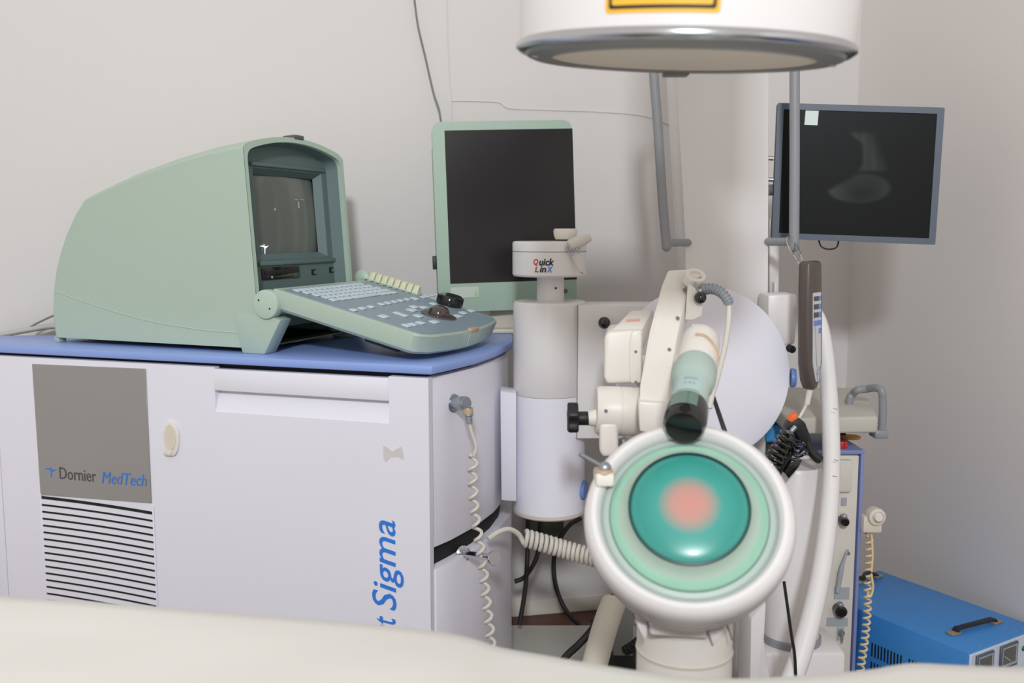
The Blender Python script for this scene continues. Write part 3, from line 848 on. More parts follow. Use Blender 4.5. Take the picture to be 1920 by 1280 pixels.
rail2 = obj('grab_rail', tube(rh, 9.5 * kh, 16), m_grey, stand)
obj('rail_end', ball(rh[3], 9.5 * kh, 16), m_grey, rail2)
obj('rail_strut', cyl(P(1489, 453, YH), P(1436, 453, yp + .01), 8 * kh, seg=16), m_grey, rail2)
obj('rail_strut', cyl(rh[0], P(1436, 62, yp + .01), 8 * kh, seg=16), m_grey, rail2)
# round pivot plate
yd = 2.38; dc = P(1320, 700, yd); rd = 165 * S(1320, 700, yd)
dax = V((.06, -1, .12)).normalized()
obj('pivot_plate', lathe([(0, .0), (rd - .006, 0), (rd - .0015, -.0015), (rd, -.006), (rd, -.03), (rd - .02, -.035), (0, -.035)], dc, dax, 72), m_white, stand)
obj('pivot_hub', cyl(dc - dax * .03, dc - dax * .20, rd * .8), m_white2, stand)
p = P(1487, 708, yd + .02)
obj('plate_knob', lathe([(0, 0), (17 * kh, 0), (18 * kh, .004), (16 * kh, .012), (0, .012)], p - V((.006, 0, 0)), (1, -.15, 0), 20), m_knobblue, stand, label='blue knob on the rim of the pivot plate')
# bearing block right of the pillar
pts = [P(1440, 553, 2.5), P(1494, 551, 2.5), P(1494, 600, 2.5), P(1491, 645, 2.5), P(1440, 650, 2.5)]
obj('bearing_block', prism(pts, (0, .1, 0), .006), m_white2, stand)
pts = [P(1443, 410, 2.72), P(1462, 410, 2.72), P(1460, 560, 2.72), P(1443, 560, 2.72)]
obj('guide_rail', prism(pts, (0, .03, 0), .002), m_white2, stand)
obj('guide_stop', prism([P(1452, 530, 2.70), P(1459, 530, 2.70), P(1458, 562, 2.70), P(1451, 562, 2.70)], (0, .02, 0), .001), m_white2, stand)
p = P(1486, 655, 2.48)
obj('cable_clip', [cyl(p, p + V((0, .03, 0)), .010, seg=14, b=.002)], m_black, stand)
# big curved rail tube at the right
arc = [(1500, 575, 2.50), (1530, 590, 2.48), (1545, 640, 2.45), (1553, 720, 2.40), (1558, 810, 2.34), (1558, 900, 2.28), (1551, 990, 2.22), (1538, 1080, 2.16), (1518, 1170, 2.10), (1492, 1255, 2.05), (1455, 1340, 2.0)]
apt = [P(*q) for q in arc]
obj('rail_tube', tube(apt, [.018, .019, .0195, .021, .0215, .0215, .022, .0225, .023, .0235, .024], 20), m_white2, stand)
for q in ((1557, 763, 6), (1558, 858, 4), (1556, 888, 5)):
    p = P(q[0] + 4, q[1], 2.335 if q[1] < 800 else 2.285)
    obj('scuff', tube([p + V((-.006, -.022, .001)), p + V((0, -.0222, -.001)), p + V((.005, -.0212, -.001))], .0008, 6), m_greycable, stand)
# white lift cylinder with a grey foot ring
yl = 2.42; kl = S(1480, 1000, yl)
lc = P(1482, 1190, yl); lt = P(1482, 870, yl)
obj('lift_cylinder', lathe([(0, lc.z), (52 * kl, lc.z), (52 * kl, lt.z - .01), (48 * kl, lt.z), (0, lt.z)], (lc.x, yl, 0), (0, 0, 1), 40), m_white2, stand)
obj('foot_ring', lathe([(54 * kl, lc.z - .015), (56 * kl, lc.z - .012), (56 * kl, lc.z + .004), (52.5 * kl, lc.z + .008)], (lc.x, yl, 0), (0, 0, 1), 40), m_grey, stand)
obj('lift_base', box((lc.x - .1, yl - .08, 0), (lc.x + .12, yl + .085, lc.z - .012), .01), m_white2, stand)
# base plate on the floor, seen left of the head, and the white fin under it
a_ = PZ(975, 1192, .02); b_ = PZ(1200, 1203, .02)
obj('base_plate', box((-.02, 2.15, 0), (.95, a_.y, .06), .008), mat('dusty_white_base', (206, 204, 196), .5, var=.04), stand)
pts = [P(1408, 1160, 2.15), P(1437, 1130, 2.15), P(1433, 1200, 2.15), P(1447, 1290, 2.15), P(1470, 1420, 2.15), P(1404, 1420, 2.15)]
obj('base_fin', prism(pts, (0, .12, 0), .004), m_white2, stand)
# diagonal white strut and small grey post, left of the head
obj('strut', tube([P(1150, 1130, 2.3), P(1136, 1170, 2.25), P(1119, 1230, 2.2), P(1105, 1290, 2.15)], .031, 18), mat('ivory_strut', (206, 200, 186), .5), stand)
a_ = P(1165, 1150, 2.45); b_ = P(1165, 1225, 2.45)
obj('grey_post', box((a_.x - .022, a_.y - .02, b_.z), (a_.x + .03, a_.y + .03, a_.z + .2), .004), mat('dim_grey_post', (150, 152, 150), .5), stand)
obj('post_base', box((a_.x - .06, a_.y - .12, .055), (a_.x + .1, a_.y + .06, b_.z + .004), .012), m_black, stand)
ft_ = thing('foot_pedal_lead', P(1185, 1205, 2.4), 'short black corrugated lead by the grey post under the head', 'cable')
obj('corrugated_sleeve', coil([P(1172, 1220, 2.38), P(1186, 1212, 2.36), P(1200, 1200, 2.34), P(1215, 1190, 2.34)], .010, 8, .0045, per=10), m_black, ft_)

# ------------------------------------------------------------------ imaging drum above
YD = 1.45
dcb = P(1279, 102, YD); kd = S(1279, 93, YD); RD = 306 * kd
dx = V((.03, -.086, 1)).normalized()
drum = thing('imaging_drum', dcb, 'large white imaging drum hanging overhead with a chrome lower rim', 'imaging drum')
obj('drum_wall', lathe([(0, .008), (RD - .01, .008), (RD, .012), (RD, .18), (RD - .02, .21), (RD * .8, .24), (RD * .5, .26), (0, .26)], dcb, dx, 96), m_white2, drum)
obj('chrome_rim', lathe([(RD - .004, .012), (RD + .002, .011), (RD + .005, .007), (RD + .005, .002), (RD - .002, -.003), (RD - .012, -.003), (RD - .014, .004)], dcb, dx, 96), m_chrome, drum)
obj('grey_ring', lathe([(RD - .006, .004), (RD - .012, -.008), (RD - .02, -.011), (RD * .80, -.011), (RD * .80, -.004), (RD - .02, -.004)], dcb, dx, 96), m_ringgrey, drum)
obj('cover_disc', lathe([(0, -.008), (RD * .802, -.008), (RD * .802, -.002), (0, -.002)], dcb, dx, 96), m_drumdisc, drum)
ddv = (V((P(1295, 135, YD).x - dcb.x, -RD * .9, 0)))
q = dcb + V((.012, RD * .82 * -1, 0))
ex, ey, ez_ = axes(dx)
nt_ = dcb + V((.026, RD * .88, 0)) ; nt_ -= dx * ((nt_ - dcb).dot(dx) + .012)
obj('latch_tab', cbox(nt_, (.042, .03, .008), .002), mat('dark_taupe_tab', (112, 106, 100), .5), drum)
for t in (3.45, 4.2, 5.4, 6.0):
    pass
for s_ in (-1, 1):
    p = dcb + V((s_ * RD * .9, -.02, 0)); p -= dx * ((p - dcb).dot(dx) + .0115)
    obj('rim_screw', lathe([(0, -.0015), (.005, -.001), (.006, .001)], p, dx, 14), m_steel, drum)
obj('shading_hanger', cbox(dcb + V((.155, .1, .545)), (.19, .3, .56), .02), m_white2, drum)  # unseen link up to the top arm, shaped and placed to shade the pillar
# warning sticker on the drum wall
def drum_patch(name, x0p, x1p, ypx, hgt, lift, m, parent, rad=.006):
    ct = dcb.x; out = []
    yaw0 = math.asin((P(x0p, ypx, YD - RD).x - ct) / RD); yaw1 = math.asin((P(x1p, ypx, YD - RD).x - ct) / RD)
    zz = P((x0p + x1p) / 2, ypx, YD - RD).z
    wdt = (yaw1 - yaw0) * RD
    rp = roundpoly([V((0, 0)), V((wdt, 0)), V((wdt, hgt)), V((0, hgt))], rad, 5)
    return rp, yaw0, zz
def wrap(rp, yaw0, zz, lift):
    ctr = V((sum(p.x for p in rp) / len(rp), sum(p.y for p in rp) / len(rp)))
    bm = bmesh.new(); N = 10
    # rings shrinking to a strip so that the patch follows the curve
    mn = min(p.x for p in rp); mxx = max(p.x for p in rp)
    xs = sorted(set(p.x for p in rp) | set(mn + (mxx - mn) * i / 24 for i in range(25)))
    lo = {}; hi = {}
    def yr(x):
        ys = []
        for i in range(len(rp)):
            a_, b_ = rp[i - 1], rp[i]
            if min(a_.x, b_.x) - 2e-5 <= x <= max(a_.x, b_.x) + 2e-5:
                if abs(b_.x - a_.x) < 1e-7: ys += [a_.y, b_.y]
                else: ys.append(a_.y + (b_.y - a_.y) * (x - a_.x) / (b_.x - a_.x))
        return min(ys), max(ys)
    def pt(x, y):
        t = yaw0 + x / RD; r = RD + lift
        rad0 = V((sin(yaw0), -cos(yaw0), 0)); rad0 = (rad0 - dx * rad0.dot(dx)).normalized()
        h = y + (zz - (dcb + rad0 * RD).z) / dx.z
        return dcb + dx * h + (V((sin(t), -cos(t), 0)) - dx * V((sin(t), -cos(t), 0)).dot(dx)).normalized() * r
    prev = None
    for x in xs:
        a_, b_ = yr(x); c_ = (bm.verts.new(pt(x, a_)), bm.verts.new(pt(x, b_)))
        if prev and (c_[0].co - prev[0].co).length > 1e-6: bm.faces.new((prev[0], c_[0], c_[1], prev[1]))
        prev = c_
    bmesh.ops.remove_doubles(bm, verts=bm.verts, dist=1e-6)
    return bm
rp, y0_, z0_ = drum_patch('s', 1140, 1350, 13, .11, 0, None, None)
stk = obj('warning_sticker', wrap(rp, y0_, z0_, .0006), m_yellow, drum, label='yellow warning sticker with a black border')
wd = max(p.x for p in rp)
rp2 = roundpoly([V((.005, .005)), V((wd - .005, .005)), V((wd - .005, .105)), V((.005, .105))], .004, 5)
obj('sticker_border', wrap(rp2, y0_, z0_, .0010), m_print_black, stk)
rp3 = roundpoly([V((.0095, .0095)), V((wd - .0095, .0095)), V((wd - .0095, .1005)), V((.0095, .1005))], .003, 5)
obj('sticker_field', wrap(rp3, y0_, z0_, .0014), m_yellow, stk)

# ------------------------------------------------------------------ wall-side monitor with the X-ray picture
YX = 2.66
xm = thing('xray_monitor', P(1605, 460, YX), 'slate framed flat monitor showing a dim X-ray picture', 'monitor')
tl = P(1458, 192, YX + .02); tr = P(1772, 202, YX - .06); bl = P(1446, 447, YX + .02)
mx_ = (tr - tl).normalized(); my_ = (tl - bl); my_ = (my_ - mx_ * my_.dot(mx_)).normalized()
MX = frame(bl, mx_, my_, mx_.cross(my_)); MXi = MX.inverted()
xw = (tr - tl).length; xh = (tl - bl).length
def xp(px, py): return MXi @ PP(px, py, bl, MX.to_3x3() @ V((0, 0, 1)))
fr2 = [V((0, 0)), V((xw - .012, 0)), V((xw, xh)), V((0, xh))]
xq = [xp(1447, 447), xp(1753, 459), xp(1771, 202), xp(1458, 193)]
fr2 = [V((p.x, p.y)) for p in xq]
cen = sum(fr2, V((0, 0))) / 4
ir = [V((p.x - math.copysign(.0175, p.x - cen.x), p.y - math.copysign(.0165, p.y - cen.y))) for p in fr2]
ro = roundpoly(fr2, .004, 3); rin = roundpoly(ir, .001, 3)
bmw = bmesh.new()
A = [bmw.verts.new((p.x, p.y, .004)) for p in rin]; B = [bmw.verts.new((p.x, p.y, -.004)) for p in rin]
for i in range(len(A)): bmw.faces.new((A[i], A[(i + 1) % len(A)], B[(i + 1) % len(A)], B[i]))
obj('frame', [ring2(ro, rin, .004), bmw, plate(ro, -.04, .0)], m_frame, xm, MX)
# screen with the picture stored as a colour layer
def blob(u_, v_):
    def sm(e0, e1, x): t = max(0, min(1, (x - e0) / (e1 - e0))); return t * t * (3 - 2 * t)
    # u to the right, v downwards, in photo pixels
    val = 0
    # upper bone: tapering column leaning right
    if 244 < v_ < 330:
        cxp = 1618 + (v_ - 244) * .20 + (8 if v_ < 262 else 0) * 0; half = 26 - 8 * sin((v_ - 244) / 86 * pi) + (8 if v_ > 300 else 0)
        lefte = 1590 + sm(244, 275, v_) * 26 - sm(305, 325, v_) * 10; righte = 1628 + (v_ - 244) * .36
        e_ = sm(lefte - 3, lefte + 7, u_) * (1 - sm(righte - 14, righte + 18, u_)) * sm(242, 256, v_) * (1 - sm(314, 326, v_))
        val = max(val, .85 * e_ * (.75 + .25 * sin(u_ * .35) * .5))
    # lower mass: crescent
    d_ = sqrt(((u_ - 1610) / 62) ** 2 + ((v_ - 352) / 30) ** 2)
    up = 1 - sm(-4, 8, (326 + .9 * max(0, 1612 - u_) * .62 + .30 * max(0, u_ - 1635)) - v_)
    e_ = (1 - sm(.85, 1.05, d_)) * up
    e_ *= .55 + .6 * sm(1600, 1555, u_) * sm(330, 362, v_) + .2 * sm(1640, 1668, u_)
    dark = math.exp(-((u_ - 1617) / 26) ** 2 - ((v_ - 362) / 14) ** 2)
    val = max(val, .8 * e_ * (1 - .6 * dark))
    return val
NX, NY = 110, 90
bm = bmesh.new(); lay = bm.loops.layers.float_color.new('picture'); g_ = []
for j in range(NY + 1):
    row = []
    for i in range(NX + 1):
        a_ = ir[0].lerp(ir[1], i / NX); b_ = ir[3].lerp(ir[2], i / NX); p = a_.lerp(b_, j / NY)
        row.append(bm.verts.new((p.x, p.y, .001)))
    g_.append(row)
def topx(p):
    q = (MX @ p) - EYE; f_ = V((0, cos(PITCH), -sin(PITCH))); u_ = V((0, sin(PITCH), cos(PITCH)))
    return 960 + F * q.x / q.dot(f_), 640 - F * q.dot(u_) / q.dot(f_)
vals = {}
for row in g_:
    for v in row: vals[v] = blob(*topx(v.co))
for j in range(NY):
    for i in range(NX):
        f_ = bm.faces.new((g_[j][i], g_[j][i + 1], g_[j + 1][i + 1], g_[j + 1][i]))
        for lp in f_.loops: lp[lay] = (vals[lp.vert],) * 3 + (1,)
scr = obj('screen', bm, None, xm, MX, 'black screen with a dim grey X-ray picture')
m = bpy.data.materials.new('xray_screen'); m.use_nodes = True
nt = m.node_tree; b = nt.nodes['Principled BSDF']
b.inputs['Base Color'].default_value = lin((24, 25, 26)); b.inputs['Roughness'].default_value = .35; b.inputs['Specular IOR Level'].default_value = .12
at_ = nt.nodes.new('ShaderNodeAttribute'); at_.attribute_name = 'picture'
mm = nt.nodes.new('ShaderNodeMix'); mm.data_type = 'RGBA'; mm.inputs['A'].default_value = (0, 0, 0, 1); mm.inputs['B'].default_value = lin((78, 84, 82))
nt.links.new(at_.outputs['Fac'], mm.inputs['Factor']); nt.links.new(mm.outputs['Result'], b.inputs['Emission Color']); b.inputs['Emission Strength'].default_value = .45
scr.data.materials.append(m)
p = xp(1508, 234); q = xp(1535, 208)
obj('sticky_note', box((p.x, p.y, .0012), (q.x, q.y, .0024)), m_paper, xm, MX, 'small white note stuck to the screen')
obj('rear_housing', box((.07, .06, -.085), (xw - .07, xh - .06, -.038), .015), m_frame, xm, MX)
for yy_ in (296, 336):
    p = xp(1450, yy_)
    obj('side_knob', cyl((p.x + .002, p.y, -.018), (p.x - .014, p.y, -.018), .006, seg=12), m_steel, xm, MX)
mb = MX @ V((xw * .5, xh * .45, -.08))
obj('mount_arm', tube([mb, mb + V((-.05, .12, -.01)), V((P(1436, 330, 2.70).x, 2.70, mb.z - .02))], .016, 12), m_grey, xm)
obj('cable_loop', tube([MX @ V((xp(1536, 455).x, .004, -.02)), P(1540, 462, YX - .01), P(1553, 467, YX - .01), P(1568, 464, YX - .02), MX @ V((xp(1574, 457).x, .004, -.02))], .0022, 8), m_cable, xm)

# ------------------------------------------------------------------ hand controller on its wire
yh = 2.36; kq = S(1515, 600, yh)
hand = thing('hand_controller', P(1518, 735, yh), 'brown hand controller hanging from the right grab rail by a wire loop', 'hand controller')
fdir = V((.66, -.75, 0)).normalized()                  # the button face looks this way
sdir = V((fdir.y * -1, fdir.x, 0)); sdir = V((-fdir.y, fdir.x, 0))     # across the face (to the right and back)
tilt = V((.05, 0, -1)).normalized()
o_ = P(1517, 489, yh)
HL = 245 * kq; HWd = .060; HT = .034
MH = frame(o_, sdir, -tilt, sdir.cross(-tilt))
# outline of the face in (across, up)
ol = [(-HWd / 2, 0), (HWd / 2, 0), (HWd / 2 + .004, -HL * .3), (HWd / 2 + .004, -HL * .78), (HWd * .40, -HL * .92), (HWd * .18, -HL * .99), (-HWd * .18, -HL * .99), (-HWd * .40, -HL * .92), (-HWd / 2 - .004, -HL * .78), (-HWd / 2 - .004, -HL * .3)]
ol = [V(p) for p in ol]
hb = obj('shell', plate(ol, -HT / 2, HT / 2, .010, 3), m_brown, hand, MH)
kp_ = roundpoly([V((-.017, -HL * .24)), V((.020, -HL * .24)), V((.020, -HL * .78)), V((.010, -HL * .93)), V((-.002, -HL * .93)), V((-.017, -HL * .78))], [.002, .002, .01, .008, .008, .01], 4)
pn = obj('button_panel', plate(kp_, HT / 2 - .001, HT / 2 + .0012), mat('pale_button_panel', (205, 204, 206), .45), hand, MH, 'pale button panel')
for r in range(5):
    for c_ in range(3):
        if r == 4 and c_ < 2: continue
        y_ = -HL * (.285 + .062 * r); x_ = -.010 + c_ * .0115
        obj('button', cbox((x_, y_, HT / 2 + .002), (.009, .0125 if r else .011, .002), .0006, 1), m_print_dark if (r < 3 and c_ < 2) else m_knobblue, pn, MH)
obj('round_button', lathe([(0, .003), (.010, .003), (.012, .001)], (.006, -HL * .84, HT / 2), (0, 0, 1), 20), mat('grey_round_button', (170, 174, 182), .45), pn, MH)
t0 = MH @ V((-.01, .0, 0)); t1 = MH @ V((.012, 0, 0))
obj('wire_loop', tube([P(1502, 500, yh + .01), P(1488, 478, yh + .03), P(1476, 455, YH - .045), P(1477, 444, YH - .02), P(1481, 441, YH + .035), P(1490, 452, YH + .0), P(1498, 470, yh + .04), P(1505, 490, yh)], .0022, 8), m_chrome, hand)
cb = P(1518, 735, yh)
lead = obj('lead_sleeve', cyl(P(1519, 728, yh), P(1513, 758, yh), .008, .0065, seg=14), m_cordw, hand)
obj('lead', tube([P(1513, 756, yh), P(1505, 772, yh), P(1496, 786, yh), P(1480, 805, yh + .03), P(1455, 835, yh + .04), P(1445, 870, yh + .04)], .0038, 8), m_cordw, hand)

# ------------------------------------------------------------------ black spring clamp with wound cord
ycl = 2.30; kc = S(1490, 830, ycl)
cl_ = thing('spring_clamp', P(1480, 860, ycl), 'black plastic spring clamp with an orange jaw pad, right of the head', 'clamp')
pts = [(1478, 795), (1484, 786), (1498, 783), (1510, 792), (1519, 815), (1519, 825), (1512, 832), (1500, 826), (1488, 808), (1474, 806)]
obj('jaw_arm', prism([P(x, y, ycl) for x, y in pts], (0, .035, 0), .004), m_black, cl_)
obj('handle', tube([P(1512, 820, ycl + .015), P(1519, 842, ycl + .012), P(1532, 858, ycl + .008), P(1538, 862, ycl + .008)], [.011, .0115, .0115, .0105], 14), m_black, cl_)
obj('jaw_pad', prism([P(x, y, ycl - .004) for x, y in ((1480, 789), (1486, 779), (1494, 775), (1497, 784), (1492, 787), (1484, 792))], (0, .03, 0), .002), m_orange, cl_)
obj('pivot_pin', cyl(P(1484, 808, ycl - .01), P(1492, 799, ycl - .01), .006, seg=12), m_steel, cl_)
pts = [(1482, 815), (1500, 826), (1490, 850), (1470, 880), (1462, 900), (1452, 895), (1462, 860)]
obj('lower_arm', prism([P(x, y, ycl + .004) for x, y in pts], (0, .03, 0), .003), m_black, cl_)
pts = [(1484, 864), (1505, 862), (1498, 876), (1479, 898), (1474, 890), (1470, 886)]
obj('end_block', prism([P(x, y, ycl - .004) for x, y in pts], (0, .028, 0), .003), m_blackgloss, cl_)
wcd = thing('wound_black_cord', P(1460, 850, ycl), 'black cord wound in loops around the spring clamp', 'cord')
obj('windings', coil([P(1480, 815, ycl), P(1468, 835, ycl), P(1455, 857, ycl), P(1442, 880, ycl)], .021, 7, .0047, per=16), m_blackgloss, wcd)
for q in ((1498, 838, 10, 14), (1500, 848, 13, 10)):
    c_ = P(q[0], q[1], ycl - .012)
    obj('loop', tube([c_ + V((cos(t) * q[2] * kc, -.008 * sin(2 * t), sin(t) * q[3] * kc * .8)) for t in [2 * pi * i / 12 for i in range(13)]], .0032, 8, 4), m_blackgloss, wcd)
obj('tail', tube([P(1484, 824, ycl - .014), P(1474, 850, ycl - .016), P(1468, 866, ycl - .012)], .003, 8), m_blackgloss, wcd)

# ------------------------------------------------------------------ trolley at the right
yt_ = 2.52
tr_ = thing('equipment_trolley', V((P(1540, 900, yt_).x, yt_ + .2, 0)), 'cream equipment trolley with a violet-blue top and side trim', 'trolley')
a_ = P(1470, 850, yt_); b_ = P(1622, 852, yt_)
ztr = b_.z; dpt = .25
top_pts = [V((a_.x, yt_, ztr)), V((b_.x, yt_, ztr)), V((b_.x - .002, yt_ + dpt, ztr)), V((a_.x, yt_ + dpt, ztr))]
obj('top_panel', prism(top_pts, (0, 0, .012), .003), m_trblue, tr_)
bx1 = b_.x
rx = bx1 - (P(1622, 852, yt_).x - P(1612, 852, yt_).x)
obj('body', box((a_.x, yt_ + .012, .06), (bx1 - .012, yt_ + dpt - .02, ztr), .006), m_trpanel, tr_)
obj('front_panel', box((a_.x, yt_ + .002, .10), (rx, yt_ + .02, ztr - .003), .004), m_trpanel, tr_)
obj('side_trim', box((rx + .004, yt_, .03), (bx1, yt_ + dpt - .03, ztr + .006), .006), m_trblue, tr_)
obj('upper_lip', box((P(1470, 860, yt_).x, yt_ - .012, P(1500, 922, yt_).z), (P(1598, 860, yt_).x, yt_ + .01, ztr - .012), .008), m_trpanel, tr_)
for s_ in (a_.x + .04, bx1 - .05):
    for q in (.05, dpt - .07):
        obj('castor', cyl((s_ - .012, yt_ + q, .03), (s_ + .012, yt_ + q, .03), .03, seg=20), m_black, tr_)
def tpan(px, py, Y=yt_): return P(px, py, Y)
# slim black cable channel, labels, knobs and keys on the front
obj('cable_channel', tube([tpan(1550, 925, yt_ - .006), tpan(1540, 924, yt_ - .006), tpan(1537, 932, yt_ - .006), tpan(1536, 980, yt_ - .006), tpan(1533, 1080, yt_ - .006), tpan(1530, 1160, yt_ - .006)], .004, 8), m_black, tr_)
def lab(x0p, y0p, x1p, y1p, m=m_label, nm='label_plate'):
    p = tpan(x0p, y1p); q = tpan(x1p, y0p)
    return obj(nm, box((p.x, yt_ - .0005, p.z), (q.x, yt_ + .004, q.z), .0005, 1), m, tr_)
lab(1577, 933, 1588, 948); lab(1564, 1101, 1593, 1123); lab(1550, 1158, 1590, 1174); lab(1569, 1176, 1583, 1200)
for (x_, y_, r_) in ((1579, 974, 9), (1572, 1141, 12)):
    p = tpan(x_, y_)
    kk_ = obj('connector', lathe([(0, -.030), (r_ * kl * .7, -.030), (r_ * kl, -.024), (r_ * kl, .002)], p, (0, 1, 0), 22), m_blackgloss, tr_, label='black round connector')
    obj('connector_catch', cbox(p + V((0, -.016, r_ * kl + .002)), (.012, .02, .012), .003), m_steel, kk_)
p = tpan(1591, 1037)
obj('screw', lathe([(0, -.003), (.004, -.003), (.005, .001)], p, (0, 1, 0), 12), m_steel, tr_)
p = tpan(1576, 1184)
ky = obj('key_lock', lathe([(0, -.012), (.008, -.012), (.008, .002)], p, (0, 1, 0), 14), m_steel, tr_)
obj('key', cbox(p + V((0, -.014, -.012)), (.004, .004, .028), .001), m_steel, ky)
p0_ = tpan(1576, 1074, yt_ - .01)
obj('lever', tube([tpan(1590, 1030, yt_ - .01), tpan(1582, 1050, yt_ - .01), p0_, tpan(1570, 1110, yt_ - .01)], [.003, .004, .007, .006], 10), m_label, tr_)
# things on the trolley
yb0 = 2.46; yb1 = 2.86
bz0 = P(1600, 812, yb0).z; bz1 = P(1600, 781, yb0).z
brd = thing('tray_unit', V((P(1560, 800, 2.6).x, 2.65, bz0)), 'cream slab-shaped unit with a grey handle on top of the trolley', 'medical unit')
pts = [P(1478, 778, yb0 - .02), P(1647, 776, yb0)]
xL = pts[0].x; xR = pts[1].x
tp = [V((xL, yb0 - .02, bz1)), V((xR, yb0, bz1)), V((P(1600, 747, yb1).x + .03, yb1, bz1 + .01)), V((pts[0].x + .01, yb1, bz1 + .015))]
obj('slab', prism(tp, (0, 0, bz0 - bz1), .008, 3), mat('greyed_cream_enamel', (192, 188, 178), .5, var=.04, scale=4), brd)
hpz = bz1
kt = S(1640, 770, 2.6)
yhd = 2.60
hx0 = P(1598, 750, yhd).x; hx1 = P(1654, 750, yhd - .05).x
obj('handle', tube([V((hx0, yhd + .02, bz1 - .02)), V((hx0, yhd + .02, bz1 + .02)), P(1600, 738, yhd + .02), P(1608, 731, yhd), P(1625, 729, yhd), P(1642, 727, yhd - .03), P(1653, 733, yhd - .05), P(1655, 750, yhd - .05), P(1655, 780, yhd - .05), P(1653, 814, yhd - .05)], .0105, 14, 6), m_grey, brd, label='grey tubular handle')
p = P(1652, 812, yhd - .05)
obj('handle_foot', box((p.x - .024, p.y - .02, p.z - .012), (p.x + .014, p.y + .03, p.z + .012), .006), m_grey, brd)
for (x_, y_) in ((P(1500, 830, 2.58).x, 2.60), (P(1600, 830, 2.58).x, 2.62)):
    obj('leg', box((x_ - .015, y_ + .06, ztr + .012), (x_ + .015, y_ + .10, bz0 + .004), .003), m_black, brd)
ob = thing('orange_disc', V((P(1592, 818, 2.6).x, 2.62, ztr + .012)), 'flat orange disc lying on the violet-blue trolley top', 'disc')
p = PZ(1594, 821, ztr + .012)
obj('disc', lathe([(0, 0), (.028, 0), (.03, .003), (.028, .006), (0, .006)], (p.x, p.y, ztr + .012), (0, 0, 1), 24), mat('orange_yellow_plastic', (226, 160, 60), .5), ob)
rb_ = PZ(1582, 840, ztr + .012)
red = thing('red_block', rb_, 'small red plastic block on the violet-blue trolley top', 'block')
obj('block', box((rb_.x - .012, rb_.y - .008, ztr + .012), (rb_.x + .008, rb_.y + .012, ztr + .032), .003), m_red, red)
obj('block_rib', box((rb_.x - .003, rb_.y - .0095, ztr + .014), (rb_.x, rb_.y - .0075, ztr + .030), .0006, 1), mat('dark_red', (165, 28, 32), .5), red)
p = P(1467, 804, 2.62)
bf = thing('blue_folder', V((p.x, p.y, ztr + .012)), 'bright blue folder edge tucked under the cream slab unit', 'folder')
obj('cover', box((p.x - .05, p.y, ztr + .012), (p.x + .035, p.y + .12, min(p.z + .012, bz0 - .002)), .003), mat('bright_blue_card', (50, 140, 200), .5), bf)
obj('sheets', box((p.x - .046, p.y - .002, ztr + .016), (p.x + .03, p.y + .002, min(p.z + .006, bz0 - .006)), .001, 1), mat('bright_blue_card2', (60, 150, 210), .5), bf)

# patient call button with its coiled cord at the trolley's side
yq = 2.50
pc = P(1640, 975, yq)
call = thing('call_button', pc, 'cream push-button handset hanging at the trolley side', 'handset')
kk_ = S(1640, 975, yq)
obj('body', cbox((P(1637, 983, yq).x, yq + .02, P(1637, 984, yq).z), (36 * kk_, .04, 32 * kk_), .006), m_ivory, call)
hb_ = obj('button_housing', lathe([(16 * kk_, .02), (17 * kk_, 0), (16 * kk_, -.008), (11 * kk_, -.010), (11 * kk_, -.006), (0, -.006)], P(1643, 968, yq), (-.1, 1, 0), 26), m_ivory, call)
obj('push_button', lathe([(9 * kk_, 0), (9 * kk_, -.014), (7 * kk_, -.018), (0, -.018)], P(1643, 967, yq), (-.1, 1, 0), 22), m_cream, hb_)
obj('bracket', box((P(1628, 1000, yq).x, yq + .01, P(1634, 1006, yq).z), (P(1640, 1000, yq).x, yq + .03, P(1634, 996, yq).z), .003), m_tan, call)
cc_ = thing('handset_cord', P(1625, 1150, yq), 'yellowed coiled cord below the push-button handset', 'cord')
obj('lead', tube([P(1634, 1002, yq), P(1636, 1040, yq), P(1634, 1075, yq), P(1637, 1100, yq), P(1632, 1118, yq), P(1626, 1112, yq)], .0032, 8), m_yelcord, cc_)
obj('cord_coil', coil([P(1630, 1003, yq + .01), P(1629, 1050, yq + .01), P(1627, 1100, yq + .01), P(1626, 1150, yq), P(1620, 1210, yq), P(1613, 1260, yq), P(1608, 1330, yq)], .0085, 26, .0033, per=12), m_yelcord, cc_)
obj('cord_clip', tube([P(1622, 1085, yq), P(1620, 1076, yq), P(1630, 1072, yq), P(1645, 1078, yq)], .0035, 8), m_black, cc_)

# ------------------------------------------------------------------ blue voltage stabiliser on the floor
ZB = .27
A_ = PZ(1817, 1225, ZB); B_ = PZ(1637, 1152, ZB); C_ = PZ(1920, 1190, ZB)
bx_ = (A_ - B_).normalized(); by_ = V((-bx_.y, bx_.x, 0)); 
if by_.dot(C_ - A_) < 0: by_ = -by_
MBx = frame(V((A_.x, A_.y, 0)), -bx_, by_, V((0, 0, 1)))     # x backwards along the side, y across the front
MBxi = MBx.inverted()
bl0 = (A_ - B_).length + .02
bl_ = bl0 + .205
bwid = abs((MBxi @ PZ(1640, 1064, ZB)).y) * .98
stb = thing('voltage_stabiliser', MBx @ V((bl_ / 2, bwid / 2, 0)), 'blue metal voltage stabiliser with two meters on the floor', 'stabiliser')
cas = obj('case', [box((.002, 0, .015), (bl_, bwid, ZB), .003)], m_boxtop, stb, MBx)
fpn = obj('front_panel', box((-.004, .003, .02), (.002, bwid - .003, ZB - .004), .001, 1), m_boxpanel, stb, MBx)
for x_ in (.04, bl_ - .04):
    for y_ in (.04, bwid - .04):
        obj('foot', cyl(MBx @ V((x_, y_, 0)), MBx @ V((x_, y_, .016)), .014, seg=14), m_black, stb)
